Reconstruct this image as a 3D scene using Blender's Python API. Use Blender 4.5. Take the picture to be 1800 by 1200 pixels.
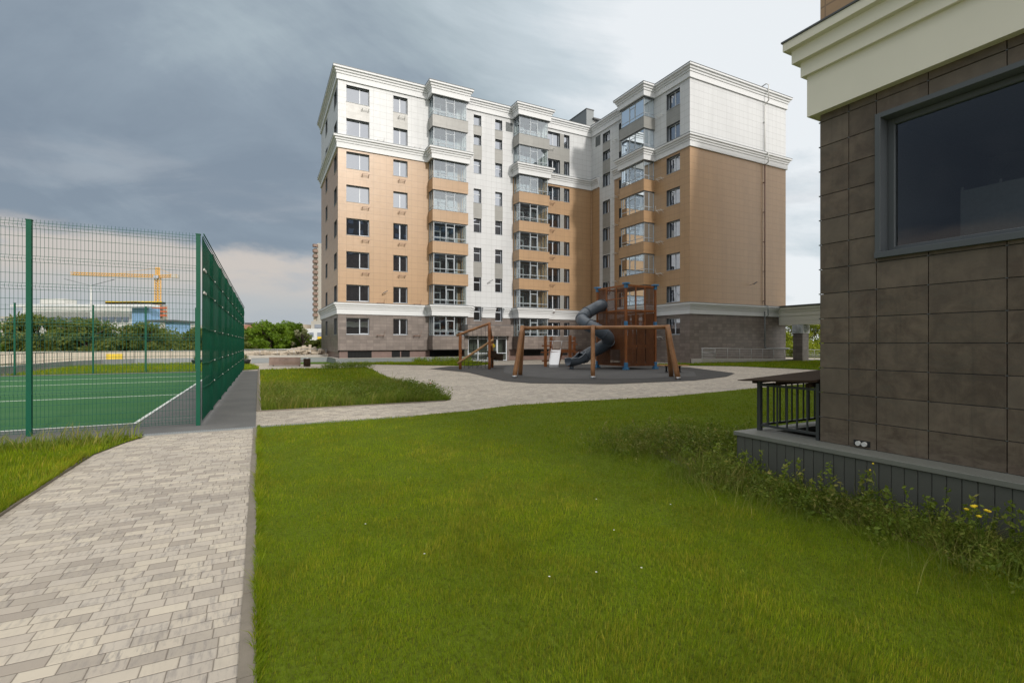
import bpy, math, random
import numpy as np
from mathutils import Vector
random.seed(7); RNG = np.random.default_rng(7)
R = math.radians
scn = bpy.context.scene
for o in list(bpy.data.objects): bpy.data.objects.remove(o)

# ---------------------------------------------------------------- camera
cam_d = bpy.data.cameras.new('camera'); cam = bpy.data.objects.new('camera', cam_d)
scn.collection.objects.link(cam); scn.camera = cam
cam.location = (0, 0, 1.8); cam.rotation_euler = (R(90), 0, R(-27.17))
cam_d.sensor_width = 36; cam_d.lens = 17.34; cam_d.shift_y = 3/1800
cam_d.clip_start = .05; cam_d.clip_end = 3000
# ---------------------------------------------------------------- light
SUN_EL, SUN_AZ = R(23.0), R(5.8)          # azimuth measured from -Y towards +X
sd = bpy.data.lights.new('sun', 'SUN'); sd.energy = 2.3; sd.angle = R(4.6); sd.color = (1, .94, .86)
sun = bpy.data.objects.new('sun', sd); scn.collection.objects.link(sun)
sv = Vector((math.sin(SUN_AZ)*math.cos(SUN_EL), -math.cos(SUN_AZ)*math.cos(SUN_EL), math.sin(SUN_EL)))
sun.rotation_euler = sv.to_track_quat('Z', 'Y').to_euler(); sun.location = (0, -30, 40)
scn.view_settings.view_transform = 'Standard'; scn.view_settings.look = 'None'
scn.view_settings.exposure = 0; scn.view_settings.gamma = 1
scn.cycles.max_bounces = 8; scn.cycles.transparent_max_bounces = 24
try: scn.cycles.use_denoising = True
except Exception: pass

class NT:
    """tiny node-graph helper"""
    def __init__(s, tree): s.t = tree; s.n = tree.nodes; s.l = tree.links
    def node(s, typ, **k):
        n = s.n.new(typ)
        for a, b in k.items(): setattr(n, a, b)
        return n
    def put(s, sock, v):
        if isinstance(v, bpy.types.NodeSocket): s.l.new(v, sock)
        elif v is not None:
            if hasattr(sock.default_value, '__len__') and not hasattr(v, '__len__'): v = [v]*len(sock.default_value)
            if hasattr(sock.default_value, '__len__') and len(sock.default_value) == 4 and len(v) == 3: v = (*v, 1)
            sock.default_value = v
    def m(s, op, a, b=None, c=None, clamp=False):
        n = s.node('ShaderNodeMath', operation=op, use_clamp=clamp)
        s.put(n.inputs[0], a)
        if b is not None: s.put(n.inputs[1], b)
        if c is not None: s.put(n.inputs[2], c)
        return n.outputs[0]
    def vm(s, op, a, b=None, sc=None):
        n = s.node('ShaderNodeVectorMath', operation=op); s.put(n.inputs[0], a)
        if b is not None: s.put(n.inputs[1], b)
        if sc is not None: s.put(n.inputs[3], sc)
        return n.outputs['Value'] if op in ('DOT_PRODUCT', 'LENGTH') else n.outputs[0]
    def mix(s, f, a, b, bt='MIX'):
        n = s.node('ShaderNodeMix', data_type='RGBA', blend_type=bt)
        s.put(n.inputs[0], f); s.put(n.inputs[6], a); s.put(n.inputs[7], b); return n.outputs[2]
    def ss(s, v, a, b, lo=0., hi=1.):
        n = s.node('ShaderNodeMapRange', interpolation_type='SMOOTHSTEP')
        s.put(n.inputs[0], v); s.put(n.inputs[1], a); s.put(n.inputs[2], b); s.put(n.inputs[3], lo); s.put(n.inputs[4], hi)
        return n.outputs[0]
    def noise(s, vec, scale, detail=4, rough=.55, dist=0., dim='3D', out='Fac'):
        n = s.node('ShaderNodeTexNoise', noise_dimensions=dim)
        if vec is not None: s.put(n.inputs['Vector'], vec)
        s.put(n.inputs['Scale'], scale); s.put(n.inputs['Detail'], detail); s.put(n.inputs['Roughness'], rough); s.put(n.inputs['Distortion'], dist)
        return n.outputs[out]
    def xyz(s, v):
        n = s.node('ShaderNodeSeparateXYZ'); s.put(n.inputs[0], v); return n.outputs
    def comb(s, x, y, z=0.):
        n = s.node('ShaderNodeCombineXYZ'); s.put(n.inputs[0], x); s.put(n.inputs[1], y); s.put(n.inputs[2], z); return n.outputs[0]

# ---------------------------------------------------------------- sky
world = bpy.data.worlds.new('World'); scn.world = world; world.use_nodes = True
w = NT(world.node_tree); w.n.clear()
D = w.node('ShaderNodeTexCoord').outputs['Generated']
dx, dy, dz = w.xyz(D)[:3]
across = w.vm('DOT_PRODUCT', D, (.8897, -.4566, 0)); ahead = w.vm('DOT_PRODUCT', D, (.4566, .8897, 0))
q = w.m('ADD', w.m('MAXIMUM', dz, 0), .22)
cp = w.comb(w.m('DIVIDE', dx, q), w.m('DIVIDE', dy, q), 0.)
cp2 = w.comb(w.m('DIVIDE', across, q), w.m('MULTIPLY', w.m('DIVIDE', ahead, q), 1.6), 3.1)
n1 = w.noise(cp, .9, 10, .62, .9); n2 = w.noise(cp2, 1.3, 7, .55, .4); n3 = w.noise(w.vm('MULTIPLY', D, (3, 3, 11)), 1.6, 7, .58, .3)
g = w.m('ADD', w.ss(across, -.50, .62), w.m('MULTIPLY', w.m('SUBTRACT', n1, .5), 1.15))
g = w.m('ADD', g, w.m('MULTIPLY', w.m('SUBTRACT', n2, .5), .75))
g = w.m('ADD', g, w.ss(dz, .26, .52, -.02, .30)); g = w.m('ADD', g, .07, clamp=True)
ramp = w.node('ShaderNodeValToRGB'); w.put(ramp.inputs[0], g); cr = ramp.color_ramp
cr.elements[0].position = 0.05; cr.elements[0].color = (.235, .29, .355, 1)
cr.elements[1].position = 1.0; cr.elements[1].color = (.88, .92, .95, 1)
for p_, c_ in ((.30, (.30, .365, .43, 1)), (.52, (.42, .50, .55, 1)), (.8, (.62, .70, .75, 1))):
    e_ = cr.elements.new(p_); e_.color = c_
col = ramp.outputs[0]
# lighter streak in the dark cloud
st = w.m('MULTIPLY', w.ss(w.m('ADD', dz, w.m('MULTIPLY', w.m('SUBTRACT', n3, .5), .16)), .215, .25), w.ss(w.m('ADD', dz, w.m('MULTIPLY', w.m('SUBTRACT', n3, .5), .16)), .305, .26))
st = w.m('MULTIPLY', st, w.ss(n2, .38, .62)); col = w.mix(w.m('MULTIPLY', st, .26), col, (.50, .52, .55))
# warm bright bank of cloud low on the left, greyer under it
edge = w.m('ADD', dz, w.m('MULTIPLY', w.m('SUBTRACT', n3, .5), .085))
bank = w.m('MULTIPLY', w.ss(edge, .185, .150), w.ss(across, .35, -.05))
warm = w.mix(w.ss(edge, .12, .05), (.62, .565, .52), (.47, .50, .53))
warm = w.mix(w.ss(n3, .45, .70, 0, .6), warm, (.40, .45, .51))
col = w.mix(bank, col, warm)
hz = w.m('MULTIPLY', w.ss(dz, .16, .0), w.ss(across, -.3, .3)); col = w.mix(w.m('MULTIPLY', hz, .5), col, (.82, .86, .88))
# thin bright cloud on the sun's side of the sky, behind the viewer
sunward = w.vm('DOT_PRODUCT', D, (.50, -.866, 0))
col = w.mix(w.m('MULTIPLY', w.ss(sunward, -.02, .50), .95), col, w.mix(n1, (1.35, 1.35, 1.36), (1.95, 1.84, 1.66)))
col = w.mix(w.ss(dz, .64, .85), col, (1.60, 1.56, 1.50))
col = w.mix(w.ss(dz, -.02, -.08), col, (.12, .12, .10))
sky = w.node('ShaderNodeTexSky', sky_type='NISHITA', sun_disc=False); sky.sun_elevation = SUN_EL; sky.sun_rotation = math.pi - SUN_AZ
bg1 = w.node('ShaderNodeBackground'); w.put(bg1.inputs[0], sky.outputs[0]); bg1.inputs[1].default_value = .08
bg2 = w.node('ShaderNodeBackground'); w.put(bg2.inputs[0], col); bg2.inputs[1].default_value = 1.0
mx = w.node('ShaderNodeMixShader'); mx.inputs[0].default_value = .93
w.l.new(bg1.outputs[0], mx.inputs[1]); w.l.new(bg2.outputs[0], mx.inputs[2])
wo = w.node('ShaderNodeOutputWorld'); w.l.new(mx.outputs[0], wo.inputs[0])

# ---------------------------------------------------------------- materials
def newmat(name):
    m = bpy.data.materials.new(name); m.use_nodes = True; t = NT(m.node_tree); t.n.clear()
    o = t.node('ShaderNodeOutputMaterial'); return m, t, o
def principled(t, o, col, rough=.6, metal=0., bump=None, bstr=.3, bdist=.01, spec=.5):
    p = t.node('ShaderNodeBsdfPrincipled'); t.put(p.inputs['Base Color'], col); t.put(p.inputs['Roughness'], rough)
    t.put(p.inputs['Metallic'], metal); p.inputs['Specular IOR Level'].default_value = spec
    if bump is not None:
        b = t.node('ShaderNodeBump'); b.inputs['Strength'].default_value = bstr; b.inputs['Distance'].default_value = bdist
        t.put(b.inputs['Height'], bump); t.l.new(b.outputs[0], p.inputs['Normal'])
    t.l.new(p.outputs[0], o.inputs[0]); return p
def plain(name, col, rough=.6, metal=0., var=.12, scale=3., bstr=.15, spec=.5, col2=None):
    m, t, o = newmat(name); P = t.node('ShaderNodeNewGeometry').outputs['Position']
    n = t.noise(P, scale, 6, .6); n2 = t.noise(P, scale*14, 3, .6)
    c = t.mix(n, tuple(max(0, x*(1-var*1.6)) for x in col), tuple(x*(1+var*1.6) for x in (col2 or col)))
    c = t.mix(t.m('MULTIPLY', n2, var), c, tuple(x*.6 for x in col))
    principled(t, o, c, t.ss(n2, .2, .8, rough*.85, min(1, rough*1.1)), metal, n2, bstr, .004, spec); return m
def clad(name, col, tw, th, j=.014, rough=.4, var=.06, u0=0., v0=0., jc=.45, col2=None, stagger=0., spec=.5, grain=.05, coat=.42):
    m, t, o = newmat(name); G = t.node('ShaderNodeNewGeometry'); P = G.outputs['Position']
    x, y, z = t.xyz(P)[:3]; a, b, c_ = t.xyz(t.vm('ABSOLUTE', G.outputs['True Normal']))[:3]
    u = t.m('ADD', t.m('MULTIPLY', t.m('SUBTRACT', x, u0), b), t.m('MULTIPLY', y, a)); v = t.m('SUBTRACT', z, v0)
    row = t.m('FLOOR', t.m('DIVIDE', v, th))
    if stagger: u = t.m('ADD', u, t.m('MULTIPLY', t.m('MODULO', t.m('ABSOLUTE', row), 2), tw*stagger))
    du = t.m('PINGPONG', u, tw/2); dv = t.m('PINGPONG', v, th/2)
    jt = t.m('MAXIMUM', t.m('LESS_THAN', du, j*.35), t.m('LESS_THAN', dv, j/2))
    wn = t.node('ShaderNodeTexWhiteNoise', noise_dimensions='2D'); t.put(wn.inputs['Vector'], t.comb(t.m('FLOOR', t.m('DIVIDE', u, tw)), row))
    base = t.mix(wn.outputs[0], tuple(k*(1-var) for k in col), tuple(k*(1+var) for k in (col2 or col)))
    n = t.noise(P, 2.2, 7, .65); base = t.mix(t.ss(n, .3, .75, 0, grain*3), base, tuple(k*.62 for k in col))
    n4 = t.noise(t.vm('MULTIPLY', P, (1, 1, .12)), .9, 5, .6); base = t.mix(t.ss(n4, .42, .72, 0, .20), base, tuple(k*.55 for k in col))
    final = t.mix(jt, base, tuple(k*jc for k in col))
    ro = t.ss(n, .2, .8, rough*.8, rough*1.15)
    # every panel is tilted a hair, as on a real ventilated facade
    p = principled(t, o, final, ro, 0, t.m('ADD', t.m('MULTIPLY', t.m('SUBTRACT', 1, jt), 1.), t.m('MULTIPLY', n, .25)), .25, .006, spec)
    p.inputs['Coat Weight'].default_value = coat; p.inputs['Coat Roughness'].default_value = .34; p.inputs['Coat IOR'].default_value = 1.75; return m
M = {}
M['white'] = clad('white_tile', (.60, .615, .63), .6, .6, .022, .5, .012, 7.02, .5, .62, grain=.015, spec=.3, coat=.15)
M['tan'] = clad('tan_tile', (.41, .258, .138), .6, .6, .022, .5, .02, 7.02, .5, .6, grain=.03, spec=.3)
M['grey'] = clad('grey_tile', (.27, .27, .255), .6, .6, .016, .5, .03, 7.02, .5, .6)
M['stone'] = clad('brown_stone_tile', (.175, .140, .122), .6, .3, .020, .5, .14, 7.02, .6, .5, col2=(.205, .168, .148), grain=.16, coat=.2)
M['stone_basement'] = clad('dark_stone_tile', (.20, .125, .105), .6, .3, .014, .6, .08, 0, 0, .6)  # pink-brown stone of the recessed basement band
M['trim'] = plain('white_trim', (.65, .665, .68), .5, 0, .03, .8, .05)
M['trim_warm'] = plain('cream_trim', (.78, .745, .64), .55, 0, .03, 1.5, .08)
M['cap'] = plain('dark_metal_cap', (.10, .105, .11), .45, .3)
M['greymetal'] = plain('grey_sheet_metal', (.22, .24, .25), .5, .1, .08, 1.2)
M['frame'] = plain('grey_window_frame', (.40, .44, .48), .45, 0, .03)
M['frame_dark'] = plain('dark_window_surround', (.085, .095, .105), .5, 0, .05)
M['frame_white'] = plain('white_window_frame', (.62, .66, .72), .4, 0, .03)
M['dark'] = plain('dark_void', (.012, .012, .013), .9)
M['curtain'] = plain('grey_blind', (.075, .075, .08), .9, 0, .2, 2)
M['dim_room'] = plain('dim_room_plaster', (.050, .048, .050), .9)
M['interior'] = plain('interior_plaster', (.30, .28, .25), .9)
M['white_metal'] = plain('white_painted_metal', (.62, .62, .60), .5, 0, .06)
M['steel'] = plain('brushed_steel', (.55, .56, .58), .38, .75, .06, 12)
M['brown_metal'] = plain('brown_painted_metal', (.17, .085, .055), .5, .1)
M['plinth'] = plain('dark_ribbed_metal', (.090, .092, .082), .6, 0, .1, 2)
M['ledge'] = plain('ledge_sheet_metal', (.17, .175, .155), .6, 0, .12, 4)
M['railing'] = plain('charcoal_railing', (.045, .05, .052), .45, .2)
M['rust'] = plain('dark_brown_wood', (.040, .027, .018), .95, 0, .2, 5, .15, .1)
M['asphalt'] = plain('fine_asphalt', (.115, .12, .125), .9, 0, .16, 1.1, .5, .3, (.15, .147, .14))
M['rubber_dark'] = plain('dark_rubber', (.030, .032, .034), .85, 0, .22, .9, .6, .5, (.052, .050, .048))
M['rubber'] = plain('grey_rubber', (.058, .062, .068), .85, 0, .18, .9, .6, .5, (.085, .083, .080))
M['kerb'] = plain('concrete_kerb', (.20, .175, .14), .9, 0, .2, 9, .5)
M['concrete'] = plain('pale_concrete', (.42, .40, .36), .85, 0, .1, 2, .3)
M['beige'] = plain('beige_wall', (.52, .46, .38), .8, 0, .06, 1)
M['line'] = plain('white_court_paint', (.72, .74, .72), .8, 0, .08, 8)
M['green_paint'] = plain('green_fence_paint', (.004, .085, .048), .5, 0, .10, 4, .1, .2)
M['green_wire'] = plain('green_wire', (.015, .10, .07), .45, 0, .08, 4)
M['blue'] = plain('blue_plastic', (.06, .21, .40), .4, 0, .05)
M['yellow'] = plain('yellow_paint', (.80, .55, .03), .5)
M['crane'] = plain('crane_yellow', (.72, .40, .07), .5)
M['slide'] = plain('slide_grey_plastic', (.085, .105, .13), .36, 0, .12, 3, .1)
M['black'] = plain('black_rubber', (.012, .012, .013), .6)
M['brick'] = plain('red_brick_wall', (.34, .17, .12), .85)
M['debris'] = plain('pale_rubble', (.50, .43, .34), .9, 0, .2, 2)
M['soil'] = plain('bare_soil', (.085, .060, .040), .95, 0, .3, 6, .6)
M['orange'] = plain('orange_boards', (.50, .12, .05), .7)
M['sky_blue'] = plain('blue_cladding', (.22, .38, .60), .5)
M['bark'] = plain('tree_bark', (.07, .052, .038), .9, 0, .2, 10, .6)

def mat_turf():
    m, t, o = newmat('green_court_surface'); P = t.node('ShaderNodeNewGeometry').outputs['Position']
    n = t.noise(P, 2.5, 6, .6); n2 = t.noise(P, 220, 2, .6)
    n3 = t.noise(t.vm('MULTIPLY', P, (.25, 1, 1)), .8, 6, .65); c = t.mix(n, (.035, .125, .040), (.055, .165, .058)); c = t.mix(t.ss(n3, .45, .7, 0, .5), c, (.075, .165, .075)); c = t.mix(t.ss(n, .6, .75, 0, .4), c, (.10, .13, .08)); c = t.mix(t.m('MULTIPLY', n2, .3), c, (.012, .07, .02))
    principled(t, o, c, .9, 0, n2, .3, .004, .2); return m
M['turf'] = mat_turf()
def mat_ground(name, a, b, c3, sc=1.):
    m, t, o = newmat(name); P = t.node('ShaderNodeNewGeometry').outputs['Position']
    n = t.noise(P, .9*sc, 6, .6); n2 = t.noise(P, 22*sc, 5, .7); n3 = t.noise(P, 3.5*sc, 5, .6)
    c = t.mix(n, a, b); c = t.mix(t.ss(n2, .42, .7), c, c3); c = t.mix(t.ss(n3, .55, .75, 0, .6), c, tuple(k*.6 for k in a))
    principled(t, o, c, .95, 0, n2, .8, .03, .1); return m
M['lawn'] = mat_ground('lawn_soil_and_thatch', (.10, .14, .010), (.13, .18, .012), (.07, .085, .010))
M['lawn_far'] = mat_ground('far_turf', (.085, .155, .018), (.12, .20, .022), (.06, .11, .014), .6)
M['ground'] = mat_ground('rough_ground', (.10, .12, .05), (.16, .15, .09), (.07, .09, .03), .3)

def mat_paving():
    m, t, o = newmat('mixed_grey_cream_paving'); P = t.node('ShaderNodeNewGeometry').outputs['Position']
    x, y, z = t.xyz(P)[:3]; rh = .118
    row = t.m('FLOOR', t.m('DIVIDE', y, rh))
    wn = t.node('ShaderNodeTexWhiteNoise', noise_dimensions='1D'); t.put(wn.inputs['W'], row)
    ww = t.m('ADD', t.m('DIVIDE', x, .195), t.m('ADD', t.m('MULTIPLY', row, 71.37), t.m('MULTIPLY', wn.outputs[0], 9)))
    ve = t.node('ShaderNodeTexVoronoi', voronoi_dimensions='1D', feature='DISTANCE_TO_EDGE'); t.put(ve.inputs['W'], ww); ve.inputs['Scale'].default_value = 1; ve.inputs['Randomness'].default_value = .75
    vc = t.node('ShaderNodeTexVoronoi', voronoi_dimensions='1D', feature='F1'); t.put(vc.inputs['W'], ww); vc.inputs['Scale'].default_value = 1; vc.inputs['Randomness'].default_value = .75
    du = t.m('MULTIPLY', ve.outputs['Distance'], .195); dv = t.m('PINGPONG', y, rh/2); d = t.m('MINIMUM', du, dv)
    r1, r2, r3 = t.xyz(vc.outputs['Color'])[:3]
    rp = t.node('ShaderNodeValToRGB'); t.put(rp.inputs[0], r1); e = rp.color_ramp; e.interpolation = 'LINEAR'
    e.elements[0].position = 0; e.elements[0].color = (.33, .285, .235, 1); e.elements[1].position = 1; e.elements[1].color = (.56, .50, .40, 1)
    for p_, c_ in ((.18, (.38, .335, .275)), (.4, (.46, .405, .335)), (.6, (.49, .44, .37)), (.8, (.52, .46, .37))):
        q_ = e.elements.new(p_); q_.color = (*c_, 1)
    c = rp.outputs[0]
    dirn = t.vm('MULTIPLY', P, (30, 6, 1)); nn = t.noise(dirn, 1.0, 5, .65); c = t.mix(t.m('MULTIPLY', t.ss(nn, .45, .68), t.m('MULTIPLY', r2, .9)), c, (.22, .20, .185))
    big = t.noise(P, .55, 5, .6); c = t.mix(t.ss(big, .4, .7, 0, .38), c, (.23, .205, .18)); st_ = t.noise(P, 2.6, 7, .7, .8); c = t.mix(t.ss(st_, .55, .72, 0, .45), c, (.20, .18, .16))
    fine = t.noise(P, 180, 2, .7); c = t.mix(t.m('MULTIPLY', fine, .25), c, (.55, .52, .48))
    c = t.mix(t.ss(d, .0050, .0010, 0, .75), c, (.12, .10, .08))
    h = t.m('ADD', t.ss(d, 0, .010), t.m('ADD', t.m('MULTIPLY', fine, .12), t.m('MULTIPLY', r3, .25)))
    principled(t, o, c, .85, 0, h, .6, .006, .3); return m
M['paving'] = mat_paving()

def mat_leaf(name, a, b, c3=None, trans=.35):
    m, t, o = newmat(name); at = t.node('ShaderNodeAttribute', attribute_name='tint').outputs['Fac']
    P = t.node('ShaderNodeNewGeometry').outputs['Position']; n = t.noise(P, .9, 5, .6)
    c = t.mix(at, a, b)
    if c3: c = t.mix(t.ss(t.m('ADD', t.m('MULTIPLY', at, .6), t.m('MULTIPLY', n, .7)), .68, .98), c, c3)
    nb_ = t.noise(P, 3.3, 4, .6); c = t.mix(t.ss(n, .42, .62, 0, .5), c, tuple(k*.55 for k in a)); c = t.mix(t.ss(nb_, .5, .68, 0, .4), c, tuple(k*.5 for k in a))
    p = t.node('ShaderNodeBsdfPrincipled'); t.put(p.inputs['Base Color'], c); p.inputs['Roughness'].default_value = .55; p.inputs['Specular IOR Level'].default_value = .25
    tr = t.node('ShaderNodeBsdfTranslucent'); t.put(tr.inputs[0], t.mix(.4, c, (.35, .5, .02)))
    ms = t.node('ShaderNodeMixShader'); ms.inputs[0].default_value = trans
    t.l.new(p.outputs[0], ms.inputs[1]); t.l.new(tr.outputs[0], ms.inputs[2]); t.l.new(ms.outputs[0], o.inputs[0]); return m
M['grass'] = mat_leaf('grass_blade', (.130, .210, .004), (.255, .325, .007), (.44, .37, .04))
M['weed'] = mat_leaf('weed_leaf', (.10, .16, .018), (.22, .27, .035), (.42, .34, .11), .3)
M['leaf_green'] = mat_leaf('leaf_bright', (.085, .170, .010), (.19, .29, .022))
M['leaf_dark'] = mat_leaf('leaf_dark', (.085, .120, .022), (.19, .205, .05))
M['leaf_yellow'] = mat_leaf('leaf_yellow', (.17, .22, .012), (.34, .36, .03))
M['leaf_pale'] = mat_leaf('blossom', (.34, .36, .16), (.75, .70, .55))
M['petal'] = plain('yellow_petal', (.85, .62, .02), .6, 0, .05)
M['petal_red'] = plain('red_petal', (.55, .03, .02), .6, 0, .05)
M['petal_white'] = plain('white_petal', (.8, .8, .78), .6, 0, .05)

def mat_wood(name, a, b, axis=2, sc=1.):
    m, t, o = newmat(name); tc = t.node('ShaderNodeNewGeometry').outputs['Position']
    st_ = [9, 9, 9]; st_[axis] = 1.2
    n = t.noise(t.vm('MULTIPLY', tc, tuple(st_)), 1.5*sc, 6, .65, .6); n2 = t.noise(tc, 1.7, 3, .5)
    c = t.mix(n, a, b); c = t.mix(t.ss(n, .56, .66, 0, .6), c, tuple(k*.35 for k in a)); c = t.mix(t.ss(n2, .4, .7, 0, .4), c, tuple(k*1.25 for k in b))
    principled(t, o, c, .5, 0, n, .4, .01, .4); return m
M['log'] = mat_wood('stained_log', (.15, .060, .022), (.40, .20, .085))
M['log_pale'] = mat_wood('weathered_log', (.24, .12, .05), (.48, .29, .14))
M['orangewood'] = mat_wood('orange_stained_timber', (.20, .065, .02), (.33, .12, .038))
M['slat'] = mat_wood('red_brown_slats', (.085, .030, .013), (.20, .078, .030), 2, 2.)
M['benchwood'] = mat_wood('grey_brown_planks', (.16, .105, .085), (.28, .20, .165), 0)
M['bench_yellow'] = mat_wood('honey_planks', (.34, .15, .045), (.46, .24, .08), 0)

def mat_glass(name, refl, tint, seethru, wav=.02, inside=(.016, .016, .018)):
    m, t, o = newmat(name); P = t.node('ShaderNodeNewGeometry').outputs['Position']
    n = t.noise(P, 1.1, 2, .5); b = t.node('ShaderNodeBump'); b.inputs['Strength'].default_value = wav; b.inputs['Distance'].default_value = .3; t.put(b.inputs['Height'], n)
    gl = t.node('ShaderNodeBsdfGlossy'); gl.inputs['Color'].default_value = (*tint, 1); gl.inputs['Roughness'].default_value = .015; t.l.new(b.outputs[0], gl.inputs['Normal'])
    if seethru: base = t.node('ShaderNodeBsdfTransparent'); base.inputs[0].default_value = (.80, .86, .84, 1)
    else: base = t.node('ShaderNodeBsdfDiffuse'); base.inputs[0].default_value = (*inside, 1)
    lw = t.node('ShaderNodeFresnel'); lw.inputs[0].default_value = 1.5; t.l.new(b.outputs[0], lw.inputs['Normal'])
    f = t.m('ADD', t.m('MULTIPLY', lw.outputs[0], 1.2), refl, clamp=True)
    ms = t.node('ShaderNodeMixShader'); t.put(ms.inputs[0], f)
    t.l.new(base.outputs[0], ms.inputs[1]); t.l.new(gl.outputs[0], ms.inputs[2]); t.l.new(ms.outputs[0], o.inputs[0]); return m
M['glass'] = mat_glass('window_glass', .36, (.84, .90, 1), False, .006)
M['glass_bay'] = mat_glass('balcony_glazing', .20, (.84, .92, 1), True, .0)
M['glass_bay_side'] = mat_glass('side_balcony_glazing', .05, (.8, .88, .95), True, .0)
M['glass_near'] = mat_glass('near_window_glass', .015, (.80, .82, .9), True, .006)
M['glass_dim'] = mat_glass('entrance_glass', .18, (.85, .9, .9), True)
def mat_net():
    m, t, o = newmat('green_windscreen_netting'); P = t.node('ShaderNodeNewGeometry').outputs['Position']
    n = t.noise(P, 1.2, 5, .6); n2 = t.noise(t.vm('MULTIPLY', P, (1, 12, 60)), 1, 3, .5); n5 = t.noise(t.vm('MULTIPLY', P, (1, 5, .6)), 1, 4, .6)
    c = t.mix(n, (.004, .095, .052), (.008, .14, .078)); c = t.mix(t.ss(n2, .4, .7, 0, .4), c, (.004, .03, .02)); c = t.mix(t.ss(n5, .5, .7, 0, .5), c, (.010, .17, .095))
    p = t.node('ShaderNodeBsdfPrincipled'); t.put(p.inputs['Base Color'], c); p.inputs['Roughness'].default_value = .85; p.inputs['Specular IOR Level'].default_value = .08
    b = t.node('ShaderNodeBump'); b.inputs['Strength'].default_value = .5; b.inputs['Distance'].default_value = .05; t.put(b.inputs['Height'], n5); t.l.new(b.outputs[0], p.inputs['Normal'])
    tr = t.node('ShaderNodeBsdfTransparent'); tl = t.node('ShaderNodeBsdfTranslucent'); t.put(tl.inputs[0], c)
    a = t.node('ShaderNodeMixShader'); a.inputs[0].default_value = .25; t.l.new(p.outputs[0], a.inputs[1]); t.l.new(tl.outputs[0], a.inputs[2])
    ms = t.node('ShaderNodeMixShader'); ms.inputs[0].default_value = .03; t.l.new(a.outputs[0], ms.inputs[1]); t.l.new(tr.outputs[0], ms.inputs[2]); t.l.new(ms.outputs[0], o.inputs[0]); return m
M['net'] = mat_net()
def mat_woodmesh():
    m, t, o = newmat('brown_wire_mesh'); p = t.node('ShaderNodeBsdfPrincipled'); p.inputs['Base Color'].default_value = (.16, .06, .03, 1); p.inputs['Roughness'].default_value = .6
    tr = t.node('ShaderNodeBsdfTransparent'); ms = t.node('ShaderNodeMixShader'); ms.inputs[0].default_value = .60
    t.l.new(p.outputs[0], ms.inputs[1]); t.l.new(tr.outputs[0], ms.inputs[2]); t.l.new(ms.outputs[0], o.inputs[0]); return m
M['wiremesh'] = mat_woodmesh()

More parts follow.
